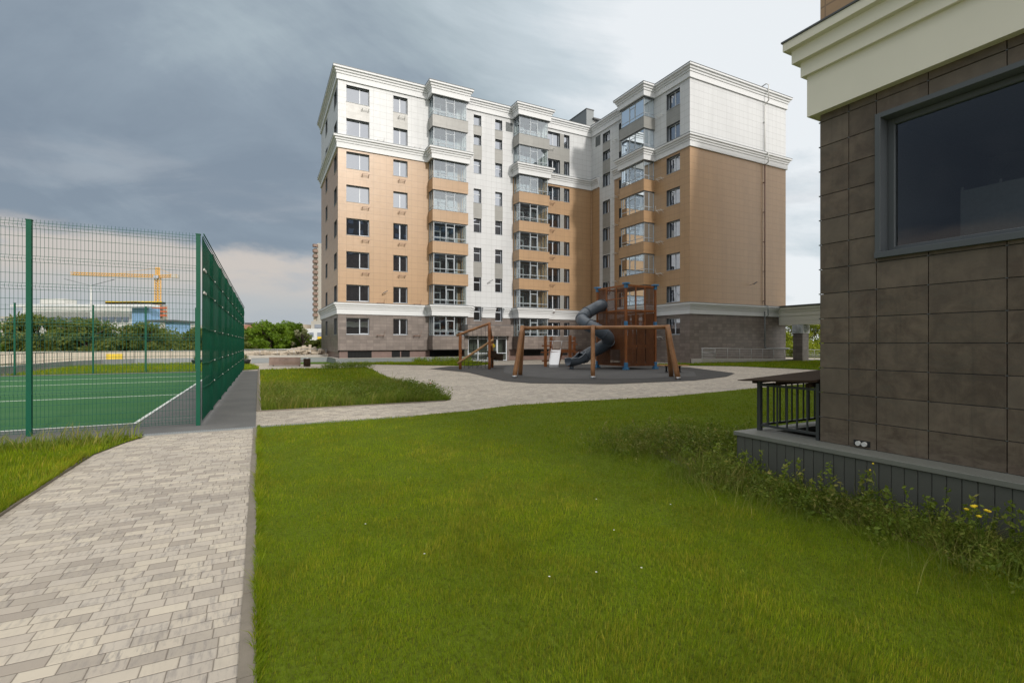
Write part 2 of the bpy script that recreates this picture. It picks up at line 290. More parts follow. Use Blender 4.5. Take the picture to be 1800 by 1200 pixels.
# ---------------------------------------------------------------- mesh helpers
COL = scn.collection
class MB:
    def __init__(s): s.v = []; s.f = []; s.mi = []; s.sm = []
    def quad(s, a, b, c, d, mi=0, sm=False):
        i = len(s.v); s.v += [tuple(a), tuple(b), tuple(c), tuple(d)]; s.f.append((i, i+1, i+2, i+3)); s.mi.append(mi); s.sm.append(sm)
    def box(s, x0, y0, z0, x1, y1, z1, mi=0):
        x0, x1 = min(x0, x1), max(x0, x1); y0, y1 = min(y0, y1), max(y0, y1); z0, z1 = min(z0, z1), max(z0, z1)
        i = len(s.v); s.v += [(x0, y0, z0), (x1, y0, z0), (x1, y1, z0), (x0, y1, z0), (x0, y0, z1), (x1, y0, z1), (x1, y1, z1), (x0, y1, z1)]
        for f in ((0, 3, 2, 1), (4, 5, 6, 7), (0, 1, 5, 4), (1, 2, 6, 5), (2, 3, 7, 6), (3, 0, 4, 7)):
            s.f.append(tuple(i+k for k in f)); s.mi.append(mi); s.sm.append(False)
        return s
    def prism(s, pts, z0, z1, mi=0, mtop=None):
        n = len(pts); i = len(s.v)
        s.v += [(p[0], p[1], z0) for p in pts] + [(p[0], p[1], z1) for p in pts]
        s.f.append(tuple(i+n+k for k in range(n))); s.mi.append(mi if mtop is None else mtop); s.sm.append(False)
        s.f.append(tuple(i+k for k in reversed(range(n)))); s.mi.append(mi); s.sm.append(False)
        for k in range(n):
            l = (k+1) % n; s.f.append((i+k, i+l, i+n+l, i+n+k)); s.mi.append(mi); s.sm.append(False)
        return s
    def sheet(s, pts, z, mi=0):
        i = len(s.v); s.v += [(p[0], p[1], z) for p in pts]; s.f.append(tuple(range(i, i+len(pts)))); s.mi.append(mi); s.sm.append(False); return s
    def tube(s, pts, r, n=8, mi=0, cap=True, a0=0., a1=None, up=None):
        pts = [Vector(p) for p in pts]; rs = r if hasattr(r, '__len__') else [r]*len(pts)
        i0 = len(s.v); full = a1 is None; prev = None
        for k, p in enumerate(pts):
            d = (pts[min(k+1, len(pts)-1)]-pts[max(k-1, 0)]).normalized()
            ref = up if up is not None else (prev if prev is not None else (Vector((0, 0, 1)) if abs(d.z) < .9 else Vector((1, 0, 0))))
            sx = d.cross(ref)
            if sx.length < 1e-4: sx = d.cross(Vector((1, 0, 0)))
            sx.normalize(); sy = sx.cross(d).normalized()
            if up is None: prev = sy
            for j in range(n if full else n+1):
                a = (2*math.pi*j/n) if full else a0+(a1-a0)*j/n
                q = p+(sx*math.cos(a)+sy*math.sin(a))*rs[k]; s.v.append(tuple(q))
        m_ = n if full else n+1
        for k in range(len(pts)-1):
            for j in range(n):
                l = (j+1) % m_ if full else j+1
                s.f.append((i0+k*m_+j, i0+k*m_+l, i0+(k+1)*m_+l, i0+(k+1)*m_+j)); s.mi.append(mi); s.sm.append(n > 5)
        if cap and full:
            s.f.append(tuple(i0+j for j in reversed(range(n)))); s.mi.append(mi); s.sm.append(False)
            s.f.append(tuple(i0+(len(pts)-1)*n+j for j in range(n))); s.mi.append(mi); s.sm.append(False)
        return s
    def bar(s, a, b, w_, h_, mi=0):
        """rectangular bar from a to b"""
        a = Vector(a); b = Vector(b); d = (b-a).normalized(); up = Vector((0, 0, 1)) if abs(d.z) < .95 else Vector((0, 1, 0))
        sx = d.cross(up).normalized(); sy = sx.cross(d).normalized(); i = len(s.v)
        for p in (a, b):
            for u_, v_ in ((-1, -1), (1, -1), (1, 1), (-1, 1)): s.v.append(tuple(p+sx*u_*w_/2+sy*v_*h_/2))
        for f in ((0, 3, 2, 1), (4, 5, 6, 7), (0, 1, 5, 4), (1, 2, 6, 5), (2, 3, 7, 6), (3, 0, 4, 7)):
            s.f.append(tuple(i+k for k in f)); s.mi.append(mi); s.sm.append(False)
        return s
    def build(s, name, mats, parent=None, bevel=0., **tags):
        if not isinstance(mats, (list, tuple)): mats = [mats]
        me = bpy.data.meshes.new(name); base = Vector((0, 0, 0)); pr = parent
        while pr is not None: base += pr.location; pr = pr.parent
        vs = [(x-base.x, y-base.y, z-base.z) for x, y, z in s.v]
        me.from_pydata(vs, [], s.f)
        for m_ in mats: me.materials.append(M[m_])
        me.polygons.foreach_set('material_index', s.mi); me.polygons.foreach_set('use_smooth', s.sm); me.update()
        o = bpy.data.objects.new(name, me); COL.objects.link(o)
        if parent: o.parent = parent
        if bevel:
            b = o.modifiers.new('bevel', 'BEVEL'); b.width = bevel; b.segments = 1; b.limit_method = 'ANGLE'
        for k, v_ in tags.items(): o[k] = v_
        return o
def thing(name, label, cat, loc=(0, 0, 0), group=None):
    o = bpy.data.objects.new(name, None); o.empty_display_size = .3; COL.objects.link(o); o.location = loc; o['label'] = label; o['category'] = cat
    if group: o['group'] = group
    return o
def tag(o, label=None, cat=None, group=None, kind=None):
    for k, v_ in (('label', label), ('category', cat), ('group', group), ('kind', kind)):
        if v_: o[k] = v_
    return o
def npmesh(name, verts, faces, mat, tint=None, parent=None):
    """verts (n,3), faces (m,k) uniform; tint per vertex"""
    me = bpy.data.meshes.new(name); n, k = faces.shape; base = Vector((0, 0, 0)); pr = parent
    while pr is not None: base += pr.location; pr = pr.parent
    verts = verts-np.array(base)
    me.vertices.add(len(verts)); me.vertices.foreach_set('co', verts.astype(np.float32).ravel())
    me.loops.add(n*k); me.loops.foreach_set('vertex_index', faces.astype(np.int32).ravel())
    me.polygons.add(n); me.polygons.foreach_set('loop_start', np.arange(0, n*k, k, dtype=np.int32)); me.polygons.foreach_set('loop_total', np.full(n, k, dtype=np.int32))
    if tint is not None:
        a = me.attributes.new('tint', 'FLOAT', 'POINT'); a.data.foreach_set('value', tint.astype(np.float32))
    me.materials.append(M[mat]); me.update(calc_edges=True); me.validate()
    o = bpy.data.objects.new(name, me); COL.objects.link(o)
    if parent: o.parent = parent
    return o
def struct(name, mb, mat, kind='structure'):
    return tag(mb.build(name, mat), kind=kind)
def inpoly(x, y, poly):
    r = np.zeros(len(x), bool); j = len(poly)-1
    for i in range(len(poly)):
        xi, yi = poly[i]; xj, yj = poly[j]
        c = ((yi > y) != (yj > y)) & (x < (xj-xi)*(y-yi)/((yj-yi)+1e-12)+xi); r ^= c; j = i
    return r

# ================================================================ GROUND
struct('ground', MB().sheet([(-900, -300), (1200, -300), (1200, 1500), (-900, 1500)], -.06), 'ground')
# plaza paving, one sheet under the other surfaces
struct('plaza_paving', MB().sheet([(-40, -12), (60, -12), (60, 55), (-40, 55)], -.012), 'paving')
edge_main = [(-.01, -3), (-.01, 11.95), (3.3, 11.95), (5.0, 12.2), (6.5, 12.7), (8.6, 12.65), (12.4, 12.4), (17.7, 13.1), (34, 14.5), (34, 4.4), (5.75, 4.4), (5.75, -3)]
struct('main_lawn', MB().sheet(edge_main, .006), 'lawn')
left_lawn = [(-30, -3), (-2.42, -3), (-2.42, 7.2), (-2.38, 10.2), (-2.15, 11.2), (-1.95, 11.72), (-30, 11.72)]
struct('left_lawn', MB().sheet(left_lawn, .006), 'lawn')
far_lawn = [(.06, 14.72), (5.2, 14.72), (5.5, 15.0), (5.55, 18), (5.7, 22.5), (6.4, 30), (7.0, 35), (7.0, 37.6), (.06, 37.6)]
struct('middle_lawn', MB().sheet(far_lawn, .012), 'lawn')
strip_lawn = [(6.25, 44.8), (14.3, 36.8), (15.2, 36.4), (17.9, 38.2), (18.1, 44.8)]
struct('building_lawn', MB().sheet(strip_lawn, .012), 'lawn_far')
struct('terrace_lawn', MB().sheet([(1.9, 46.6), (5.88, 45.0), (5.88, 50.18), (1.9, 50.18)], .012), 'lawn_far')
right_lawn = [(29.5, 31.4), (30.5, 29), (33.2, 26.2), (33.6, 19), (45, 19), (52, 29.9), (34.0, 30.6), (31, 31.4)]
struct('ramp_lawn', MB().sheet(right_lawn, .012), 'lawn_far')
berm = [(-30, 37.2), (-1.0, 37.2), (0.0, 38.6), (.0, 41.5), (-1, 51.5), (-9, 51.8), (-12.4, 49), (-12.6, 37.3)]
struct('court_berm', MB().sheet(berm, .008), 'lawn_far')
struct('slope_beyond', MB().sheet([(-200, 53.5), (400, 53.5), (400, 260), (-200, 260)], -.03), 'ground')
# asphalt round the court and beside the path
struct('asphalt_path', MB().sheet([(-30, 11.9), (-.06, 11.9), (-.06, 36.2), (-2.4, 37.1), (-30, 37.1)], .004), 'asphalt')
struct('sports_court', MB().sheet([(-30, 13.65), (-2.5, 13.65), (-2.5, 36), (-30, 36)], .010), 'turf')
ln = MB()
for y_ in (13.62, 20.58, 27.7, 31.6): ln.box(-30, y_, .012, -2.5 if y_ > 14 else -2.42, y_+.075, .015)
ln.box(-2.5, 13.7, .012, -2.42, 36, .015)
struct('court_lines', ln, 'line')
kb = MB()
for k in range(15):
    j = random.uniform(-.003, .003); kb.box(-.10+j, -3+k, -.02, -.01+j, -2.007+k if k < 14 else 11.82, .02+j)
for k in range(13): j = random.uniform(-.003, .003); kb.box(-2.46+j, -3+k, -.02, -2.40+j, -2.007+k, .018+j)
kb.box(-.05, 14.66, -.02, 5.2, 14.72, .015); kb.box(-.06, 14.72, -.02, .03, 37.6, .03)
struct('concrete_kerb', kb, 'kerb')
# linear slot drain
dr = MB(); dr.box(-2.0, 11.83, -.02, 3.4, 11.86, .012); dr.box(-2.0, 11.93, -.02, 3.4, 11.96, .012)
for k in range(126): dr.box(-2.0+k*.043, 11.86, -.02, -2.0+k*.043+.02, 11.93, .010)
drain = tag(dr.build('drain_grate', ['greymetal']), 'narrow slotted metal drain channel crossing the paved path', 'drain')
struct('drain_bed', MB().sheet([(-2.0, 11.84), (3.4, 11.84), (3.4, 11.95), (-2.0, 11.95)], -.006), 'dark')
# playground surface
pad = [(10.7, 33.6), (11.5, 28.4), (10.4, 21.2), (10.9, 19.4), (13.8, 17.4), (18.8, 17.2), (22.5, 18.4), (25.4, 20.2), (28.6, 26.8), (28.0, 31.5), (24, 36), (16.5, 36.6), (13, 36)]
struct('rubber_surface', MB().sheet(pad, .004), 'rubber_dark')
pad2 = [(16.2, 32.8), (13.4, 27.2), (12.6, 23.6), (13.8, 20.9), (17.4, 19.2), (21.3, 19.4), (24.6, 22.6), (26.3, 27.5), (25.2, 32), (21.5, 35), (17.5, 35)]
struct('rubber_surface', MB().sheet(pad2, .008), 'rubber')

# ================================================================ GRASS
Fv = np.array([.4566, .8897]); Rv = np.array([.8897, -.4566])
def sample_ground(poly, n, dmin, dmax, D0, dref=4., margin=1.12):
    """points in polygon with density falling with distance, kept to the part that can be seen"""
    u = RNG.random(n); tmax = 1.04*margin
    # density ~ D0 for d<dref else D0*(dref/d)^2 ; draw d from log-uniform beyond dref
    a1 = (dref**2-dmin**2)/2; a2 = dref**2*math.log(dmax/dref); tot = a1+a2
    d = np.where(u < a1/tot, np.sqrt(dmin**2+2*u*tot), dref*np.exp((u*tot-a1)/dref**2))
    t = (RNG.random(n)*2-1)*tmax
    p = d[:, None]*Fv+(t*d)[:, None]*Rv
    k = inpoly(p[:, 0], p[:, 1], poly); return p[k], d[k]
def blades(name, pts, d, h0, h1, w0, mat='grass', lean=.35, wind=(.12, -.05), z=.0, dry=0., wref=4.):
    n = len(pts); ang = RNG.random(n)*2*np.pi; h = h0+(h1-h0)*RNG.random(n)**1.3
    wd = w0*np.maximum(1, d/wref)**.9*(.7+.6*RNG.random(n)); ca, sa = np.cos(ang), np.sin(ang)
    # uneven height in patches, a few tufts, a few bare spots
    pn = np.sin(pts[:, 0]*1.3+1.7*np.sin(pts[:, 1]*.9))*np.cos(pts[:, 1]*1.1+1.3*np.sin(pts[:, 0]*.7)); pf = np.sin(pts[:, 0]*5.1+2*np.sin(pts[:, 1]*3.7))*np.cos(pts[:, 1]*4.3+np.sin(pts[:, 0]*6.1))
    h = h*(1+.28*pn+.25*pf)*np.where(RNG.random(n) < .015, 1.7, 1)
    # clumpy lean
    cx = np.sin(pts[:, 0]*3.1+np.cos(pts[:, 1]*2.3)*2)*.5; cy = np.cos(pts[:, 1]*2.7+np.sin(pts[:, 0]*1.9)*2)*.5
    l = lean*h*(RNG.random(n)+.2); ax = RNG.normal(0, 1, n)*.7+cx+wind[0]*4; ay = RNG.normal(0, 1, n)*.7+cy+wind[1]*4
    nn = np.sqrt(ax*ax+ay*ay)+1e-6; lx, ly = ax/nn*l, ay/nn*l
    V = np.zeros((n, 5, 3)); px, py = pts[:, 0], pts[:, 1]
    V[:, 0] = np.c_[px-ca*wd/2, py-sa*wd/2, np.full(n, z)]; V[:, 1] = np.c_[px+ca*wd/2, py+sa*wd/2, np.full(n, z)]
    V[:, 2] = np.c_[px+ca*wd*.4+lx*.35, py+sa*wd*.4+ly*.35, z+h*.55]; V[:, 3] = np.c_[px-ca*wd*.4+lx*.35, py-sa*wd*.4+ly*.35, z+h*.55]
    V[:, 4] = np.c_[px+lx, py+ly, z+h*.97]
    i = np.arange(n)*5; F_ = np.concatenate([np.c_[i, i+1, i+2], np.c_[i, i+2, i+3], np.c_[i+3, i+2, i+4]])
    tint = np.repeat(np.clip((RNG.random(n)*.75+.14*(1+pf)+.12*pn+np.where(RNG.random(n) < .05, .5, 0))*(1-dry)+dry, 0, 1.3), 5)
    return npmesh(name, V.reshape(-1, 3), F_, mat, tint)
p, d = sample_ground(edge_main, 800000, 2.0, 22, 1)
hm = .055+.02*np.sin(p[:, 0]*1.7)*np.cos(p[:, 1]*1.3)
tag(blades('lawn_grass', p, d, .022, .056, .0027), 'short dense green grass of the large front lawn', 'grass', kind='stuff')
n_ = 9000; q_ = np.r_[np.c_[-.03+np.abs(RNG.normal(0, .03, n_)), .5+11.4*RNG.random(n_)**1.3], np.c_[-2.42-np.abs(RNG.normal(0, .03, n_//2)), 2+8*RNG.random(n_//2)]]
tag(blades('kerb_grass', q_, q_ @ Fv, .05, .12, .0038, lean=.8), 'longer unmown grass spilling over the kerb edges', 'grass', kind='stuff')
p, d = sample_ground(left_lawn, 330000, 3.5, 18, 1)
tag(blades('lawn_grass', p, d, .04, .11, .0042), 'green grass left of the paved path', 'grass', kind='stuff')
p, d = sample_ground([(-12, 10.9), (-2.35, 10.9), (-1.98, 11.7), (-12, 11.7)], 90000, 7, 18, 1, 7.)
tag(blades('tall_grass', p, d, .08, .34, .006, 'weed', .7, dry=.15), 'tall seedy grass along the foot of the mesh fence', 'grass', kind='stuff')
p, d = sample_ground(far_lawn, 260000, 12, 44, 1, 14.)
tag(blades('lawn_grass', p, d, .06, .16, .006, wref=7.), 'green grass of the lawn between the two paved paths', 'grass', kind='stuff')
q_ = np.c_[RNG.random(26000)*5.6, 14.75+RNG.random(26000)**1.6*7.5]; dq = q_ @ Fv
k = inpoly(q_[:, 0], q_[:, 1], far_lawn)
tag(blades('tall_grass', q_[k], dq[k], .10, .36, .010, 'weed', .6, dry=.0, wref=12.), 'taller weedy growth at the near edge of the middle lawn', 'weeds', kind='stuff')
for poly_, nm, lb, nn_ in ((strip_lawn, 'lawn_grass', 'bright grass strip under the building parapet', 30000), (right_lawn, 'lawn_grass', 'dark grass in front of the ramp railing', 50000), (berm, 'lawn_grass', 'grass beyond the sports court', 60000)):
    xs = np.array(poly_); q_ = np.c_[xs[:, 0].min()+RNG.random(nn_)*np.ptp(xs[:, 0]), xs[:, 1].min()+RNG.random(nn_)*np.ptp(xs[:, 1])]
    k = inpoly(q_[:, 0], q_[:, 1], poly_); q_ = q_[k]; tag(blades(nm, q_, q_ @ Fv, .06, .20, .012, wref=16.), lb, 'grass', kind='stuff')

def leaves(name, centers, radii, nleaf, size, mat, parent=None, flat=1., tintrange=(0, 1)):
    """leaf-sized quads spread through clumps"""
    cs = np.repeat(np.array(centers, float), nleaf, 0); rr = np.repeat(np.array(radii, float), nleaf); n = len(cs)
    v = RNG.normal(size=(n, 3)); v /= np.linalg.norm(v, axis=1)[:, None]; rad = RNG.random(n)**.42
    c = cs+v*(rr*rad)[:, None]*np.array([1, 1, flat])
    a = RNG.normal(size=(n, 3)); a /= np.linalg.norm(a, axis=1)[:, None]; b = np.cross(a, v+.3*RNG.normal(size=(n, 3))); b /= np.linalg.norm(b, axis=1)[:, None]+1e-6
    s_ = size*(.5+RNG.random(n))[:, None]
    V = np.stack([c-a*s_, c-b*s_*.5, c+a*s_, c+b*s_*.5], 1).reshape(-1, 3); V[:, 2] = np.maximum(V[:, 2], .01)
    F_ = np.arange(n*4).reshape(-1, 4)
    ct = np.repeat(RNG.random(len(centers)), nleaf); tint = np.repeat(np.clip(tintrange[0]+(tintrange[1]-tintrange[0])*(.55*ct+.45*RNG.random(n)), 0, 1), 4)
    return npmesh(name, V, F_, mat, tint, parent)

# weeds along the plinth of the near building
pts_ = []
for k in range(750):
    y_ = random.uniform(-.5, 4.75); x_ = 5.72-abs(random.gauss(0, .33)); pts_.append((x_, y_, random.uniform(.02, .13)*(1.6 if random.random() < .2 else 1)))
for k in range(620):
    x_ = random.gauss(6.7, .75); y_ = random.gauss(5.95, .7)
    if y_ > 4.72 or x_ < 5.6: pts_.append((x_, y_, random.uniform(.04, .26)))
tag(leaves('weed_patch', [(a, b, c) for a, b, c in pts_], [.045+c*.35 for a, b, c in pts_], 34, .017, 'weed'), 'rough leafy weeds growing along the grey plinth', 'weeds', kind='stuff')
tl_ = []; st_v = MB()
for k in range(170):     # taller single stalks with leaves up the stem
    if k % 2: y_ = random.uniform(-.3, 4.7); x_ = 5.70-abs(random.gauss(0, .22))
    else: x_ = random.gauss(6.5, .7); y_ = random.gauss(5.8, .6)
    if y_ < 4.7 and x_ > 5.72: continue
    h_ = random.uniform(.22, .48); lx, ly = random.gauss(0, .08), random.gauss(0, .08); st_v.tube([(x_, y_, 0), (x_+lx*.4, y_+ly*.4, h_*.55), (x_+lx, y_+ly, h_)], [.0035, .0028, .0012], 4)
    for j in range(5): f_ = .25+.75*j/4; tl_.append((x_+lx*f_, y_+ly*f_, h_*f_))
tag(leaves('tall_weeds', tl_, [.045]*len(tl_), 7, .022, 'weed', tintrange=(.3, 1)), 'taller leafy weed stalks standing up among the low weeds', 'weeds', kind='stuff')
tag(st_v.build('weed_stems', 'weed'), 'thin stems of the taller weeds by the plinth', 'weeds', kind='stuff')
n_ = 15000; q_ = np.c_[5.72-np.abs(RNG.normal(0, .42, n_)), -.6+5.6*RNG.random(n_)]; q2 = np.c_[RNG.normal(6.5, .85, n_//2), RNG.normal(5.9, .85, n_//2)]; q2 = q2[(q2[:, 1] > 4.75) | (q2[:, 0] < 5.7)]
q_ = np.r_[q_, q2]; tag(blades('tall_grass', q_, q_ @ Fv, .05, .27, .0036, 'weed', .9, (.0, .0), dry=.25), 'long dry grass mixed with the weeds by the plinth', 'grass', kind='stuff')
struct('soil_bed', MB().sheet([(5.05, -3), (5.78, -3), (5.78, 4.7), (7.9, 5.0), (7.4, 6.9), (5.9, 6.6), (5.3, 4.8)], .011), 'soil')
# herbs at the far end of the middle lawn
cs_ = [(random.uniform(4.0, 7.2), random.uniform(35.2, 37.6), random.uniform(.1, .35)) for _ in range(150)]+[(random.uniform(5.0, 5.6), random.uniform(15.2, 19.5), random.uniform(.08, .3)) for _ in range(60)]+[(random.uniform(.2, 5.2), random.uniform(15, 19.5), random.uniform(.08, .28)) for _ in range(260)]
tag(leaves('weed_patch', cs_, [.22]*len(cs_), 50, .028, 'weed', tintrange=(0, .8)), 'leafy weeds standing in the middle lawn', 'weeds', kind='stuff')
cs_ = [(random.uniform(12.5, 18), random.uniform(43.0, 44.6), random.uniform(.1, .35)) for _ in range(90)]
tag(leaves('weed_patch', cs_, [.28]*len(cs_), 40, .045, 'grass'), 'bright weeds growing against the building parapet', 'weeds', kind='stuff')

def flower(x, y, h, n, r, pet, label, kind='flower'):
    t = thing('wildflower', label, kind, (x, y, 0)); s_ = MB()
    for k in range(n):
        a = random.uniform(0, 6.28); rr = random.uniform(.03, .09) if n > 1 else 0; hx, hy, hz_ = x+math.cos(a)*rr, y+math.sin(a)*rr, h*random.uniform(.84, 1)
        s_.tube([(x, y, 0), (x+(hx-x)*.4, y+(hy-y)*.4, hz_*.6), (hx, hy, hz_)], .0022, 5)
        hd = MB(); hd.tube([(hx, hy, hz_-.003), (hx, hy, hz_+.010)], [r*.8, r*.4], 7)
        for j in range(9):
            b = j*.698; hd.quad((hx, hy, hz_), (hx+math.cos(b-.3)*r*.7, hy+math.sin(b-.3)*r*.7, hz_+.004), (hx+math.cos(b)*r, hy+math.sin(b)*r, hz_+.006), (hx+math.cos(b+.3)*r*.7, hy+math.sin(b+.3)*r*.7, hz_+.004))
        hd.build('flower_head', pet, t)
    s_.build('stem', 'weed', t)
flower(5.28, 1.85, .46, 7, .022, 'petal', 'tall plant with a cluster of yellow flowers by the plinth at right')
flower(5.55, 2.72, .58, 2, .013, 'petal', 'thin stalk with two tiny yellow flowers before the brown wall')
flower(5.45, 17.0, .42, 1, .05, 'petal_red', 'single red poppy at the edge of the middle lawn')
for x_, y_ in ((1.9, 3.1), (2.25, 3.0), (2.9, 3.6), (1.2, 3.9), (2.6, 2.9), (3.3, 4.4), (.9, 4.8), (3.9, 3.9)):
    t_ = MB(); 
    for j in range(6): b = j*1.047; t_.quad((x_, y_, .085), (x_+math.cos(b-.4)*.007, y_+math.sin(b-.4)*.007, .088), (x_+math.cos(b)*.009, y_+math.sin(b)*.009, .09), (x_+math.cos(b+.4)*.007, y_+math.sin(b+.4)*.007, .088))
    tag(t_.build('daisy', 'petal_white'), 'tiny white daisy head in the short grass of the main lawn', 'flower', 'daisies in the main lawn')

# ================================================================ SPORTS FENCE
fence = thing('court_fence', 'tall green mesh fence with windscreen netting around the sports court', 'fence', (-1.18, 12.75, 0))
TOP = 4.17
def fpost(x, y, h=TOP, s_=.04): MB().box(x-s_, y-s_, 0, x+s_, y+s_, h).box(x-s_-.008, y-s_-.008, h, x+s_+.008, y+s_+.008, h+.02).build('post', 'green_paint', fence)
FOLDS = (4.08, 3.43, 2.9, 2.2, 1.93, .82, .16)
def mesh_panel(x0, x1, y, sp=.06, r=.0032, zt=4.2):
    mb = MB(); n = int((x1-x0)/sp)
    zs = []
    z_ = .05
    prof = [(0, .05)]
    for f_ in sorted(FOLDS): prof += [(0, f_-.06), (-.035, f_), (0, f_+.06)]
    prof.append((0, zt))
    for k in range(n+1):
        x_ = x0+(x1-x0)*k/n
        mb.tube([(x_, y+o_, z__) for o_, z__ in prof], r, 4, cap=False)
    hs = [.06]
    for f_ in FOLDS: hs += [f_-.06, f_, f_+.06]
    hs += [.36, .58, 1.1, 1.35, 1.62, 2.45, 2.66, 3.15, 3.66, 3.86]
    for h_ in hs: mb.tube([(x0, y-(.035 if h_ in FOLDS else 0), h_), (x1, y-(.035 if h_ in FOLDS else 0), h_)], r*1.15, 4, cap=False)
    mb.build('mesh_panel', 'green_wire', fence)
for x_ in (-1.18, -3.95, -6.7): fpost(x_, 12.75)
mesh_panel(-3.91, -1.22, 12.75); mesh_panel(-6.66, -3.99, 12.75)
def sx(y): return -1.16+(y-12.75)/(38.0-12.75)*.22
ys = [12.75+k*2.8 for k in range(10)]
for k, y_ in enumerate(ys[1:], 1): fpost(sx(y_), y_, TOP)
def netband(y0, y1, z0, z1, amp):
    mb = MB(); nu, nv = 10, 7; ph = random.uniform(0, 6)
    g_ = []
    for i in range(nu+1):
        for j in range(nv+1):
            u_, v_ = i/nu, j/nv; y_ = y0+(y1-y0)*u_; z_ = z0+(z1-z0)*v_
            bulge = math.sin(v_*math.pi)*amp*(.6+.4*math.sin(u_*5+ph))+.012*math.sin(u_*17+ph+v_*4); sag = -.03*math.sin(u_*math.pi) if 0 < j < nv+1 else 0
            g_.append((sx(y_)+.055+bulge, y_, z_+sag))
    i0 = len(mb.v); mb.v += g_
    for i in range(nu):
        for j in range(nv):
            a = i0+i*(nv+1)+j; mb.f.append((a, a+nv+1, a+nv+2, a+1)); mb.mi.append(0); mb.sm.append(True)
    return mb
RZ = [.10, .83, 1.37, 2.14, 2.96, 3.47, 4.15]
for k in range(len(ys)-1):
    y0, y1 = ys[k]+.02, ys[k+1]-.0
    m_ = MB(); nu = 12; zr = []; ph = random.uniform(0, 6)
    for za, zb_ in zip(RZ[:-1], RZ[1:]): zr += [(za+(zb_-za)*j/6, j/6) for j in range(6)]
    zr.append((RZ[-1], 0)); nz = len(zr)
    for i in range(nu+1):
        for z_, fz in zr:
            y_ = y0-.02+(y1-y0+.02)*i/nu; e_ = math.sin(i/nu*math.pi)
            m_.v.append((sx(y_)+.05+math.sin(fz*math.pi)*(.045+.02*math.sin(i*.9+ph+z_*2))*e_, y_, z_-.035*e_*(z_ > .2)))
    for i in range(nu):
        for j in range(nz-1): q_ = i*nz+j; m_.f.append((q_, q_+nz, q_+nz+1, q_+1)); m_.mi.append(0); m_.sm.append(True)
    m_.build('windscreen_net', 'net', fence)
    r_ = MB()
    for z_ in (.83, 1.37, 2.14, 2.96, 3.47, 4.15):
        r_.tube([(sx(y0)+.065, y0, z_), (sx((y0+y1)/2)+.075, (y0+y1)/2, z_-.03), (sx(y1)+.065, y1, z_)], .010, 6)
    r_.tube([(sx(y0)+.08, y0, 4.2), (sx(y1)+.08, y1, 4.2)], .014, 6)
    r_.build('rail', 'green_paint', fence)
    for z_ in (.83, 1.37, 2.14, 2.96, 3.47):
        yy = y1-.05+random.uniform(-.1, .1); MB().box(sx(yy)+.075, yy-.035, z_-.03, sx(yy)+.09, yy+.035, z_+.0).build('cable_tie', 'white_metal', fence)
b_ = MB()
for z_ in (2.95, 3.46): b_.box(-1.10, 12.85, z_-.05, -1.07, 13.35, z_+.0)
b_.build('bracket_plate', 'white_metal', fence)
# far run
ff = [-.94, -3.6, -6.2, -8.75, -12.2, -15.2, -18]
for x_ in ff: fpost(x_, 38.0-.6, 4.05)
for a_, b_2 in zip(ff[1:], ff[:-1]):
    mb = MB(); n = 12
    for k in range(n): mb.tube([(a_+(b_2-a_)*(k+.5)/n, 37.4, .05), (a_+(b_2-a_)*(k+.5)/n, 37.4, 4.0)], .004, 4, cap=False)
    for h_ in (.1, 1, 2, 2.1, 3, 3.95): mb.tube([(a_, 37.4, h_), (b_2, 37.4, h_)], .006, 4, cap=False)
    mb.build('mesh_panel', 'green_wire', fence)

# ================================================================ APARTMENT BUILDING
bld = thing('apartment_building', 'eight-storey white and tan tiled apartment block with glazed bays and white cornices', 'apartment building', (20, 50, 0))
WM = ['white', 'tan', 'grey', 'stone', 'frame_dark', 'stone_basement']
def wallgrid(mb, axis, plane, sgn, u0, u1, z0, z1, holes, matfn, ub=(), zb=(), depth=.36):
    """axis 'x': wall runs along X at Y=plane, facing sgn*Y.  axis 'y': runs along Y at X=plane, facing sgn*X"""
    us = sorted({round(a, 4) for a in [u0, u1, *ub, *[h[0] for h in holes], *[h[1] for h in holes]] if u0 <= a <= u1})
    zs = sorted({round(a, 4) for a in [z0, z1, *zb, *[h[2] for h in holes], *[h[3] for h in holes]] if z0 <= a <= z1})
    def P(u, n, z): return (u, plane+n*sgn, z) if axis == 'x' else (plane+n*sgn, u, z)
    flip = (axis == 'x') == (sgn < 0)
    def Q(a, b, c, d, mi): mb.quad(*((a, b, c, d) if flip else (d, c, b, a)), mi)
    for a, b in zip(us[:-1], us[1:]):
        for c, d in zip(zs[:-1], zs[1:]):
            um, zm = (a+b)/2, (c+d)/2
            if any(h[0] < um < h[1] and h[2] < zm < h[3] for h in holes): continue
            Q(P(a, 0, c), P(b, 0, c), P(b, 0, d), P(a, 0, d), matfn(um, zm))
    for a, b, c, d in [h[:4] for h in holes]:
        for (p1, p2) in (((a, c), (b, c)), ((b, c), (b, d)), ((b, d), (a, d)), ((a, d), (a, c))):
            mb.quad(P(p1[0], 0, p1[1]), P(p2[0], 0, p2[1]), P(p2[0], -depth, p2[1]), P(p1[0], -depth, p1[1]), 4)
class Loc:
    """local frame on a wall: u along the wall, n outwards"""
    def __init__(s, axis, plane, sgn): s.a, s.p, s.s = axis, plane, sgn
    def box(s, mb, u0, u1, n0, n1, z0, z1, mi=0):
        a, b = s.p+n0*s.s, s.p+n1*s.s
        if s.a == 'x': mb.box(u0, a, z0, u1, b, z1, mi)
        else: mb.box(a, u0, z0, b, u1, z1, mi)
    def pt(s, u, n, z): return (u, s.p+n*s.s, z) if s.a == 'x' else (s.p+n*s.s, u, z)
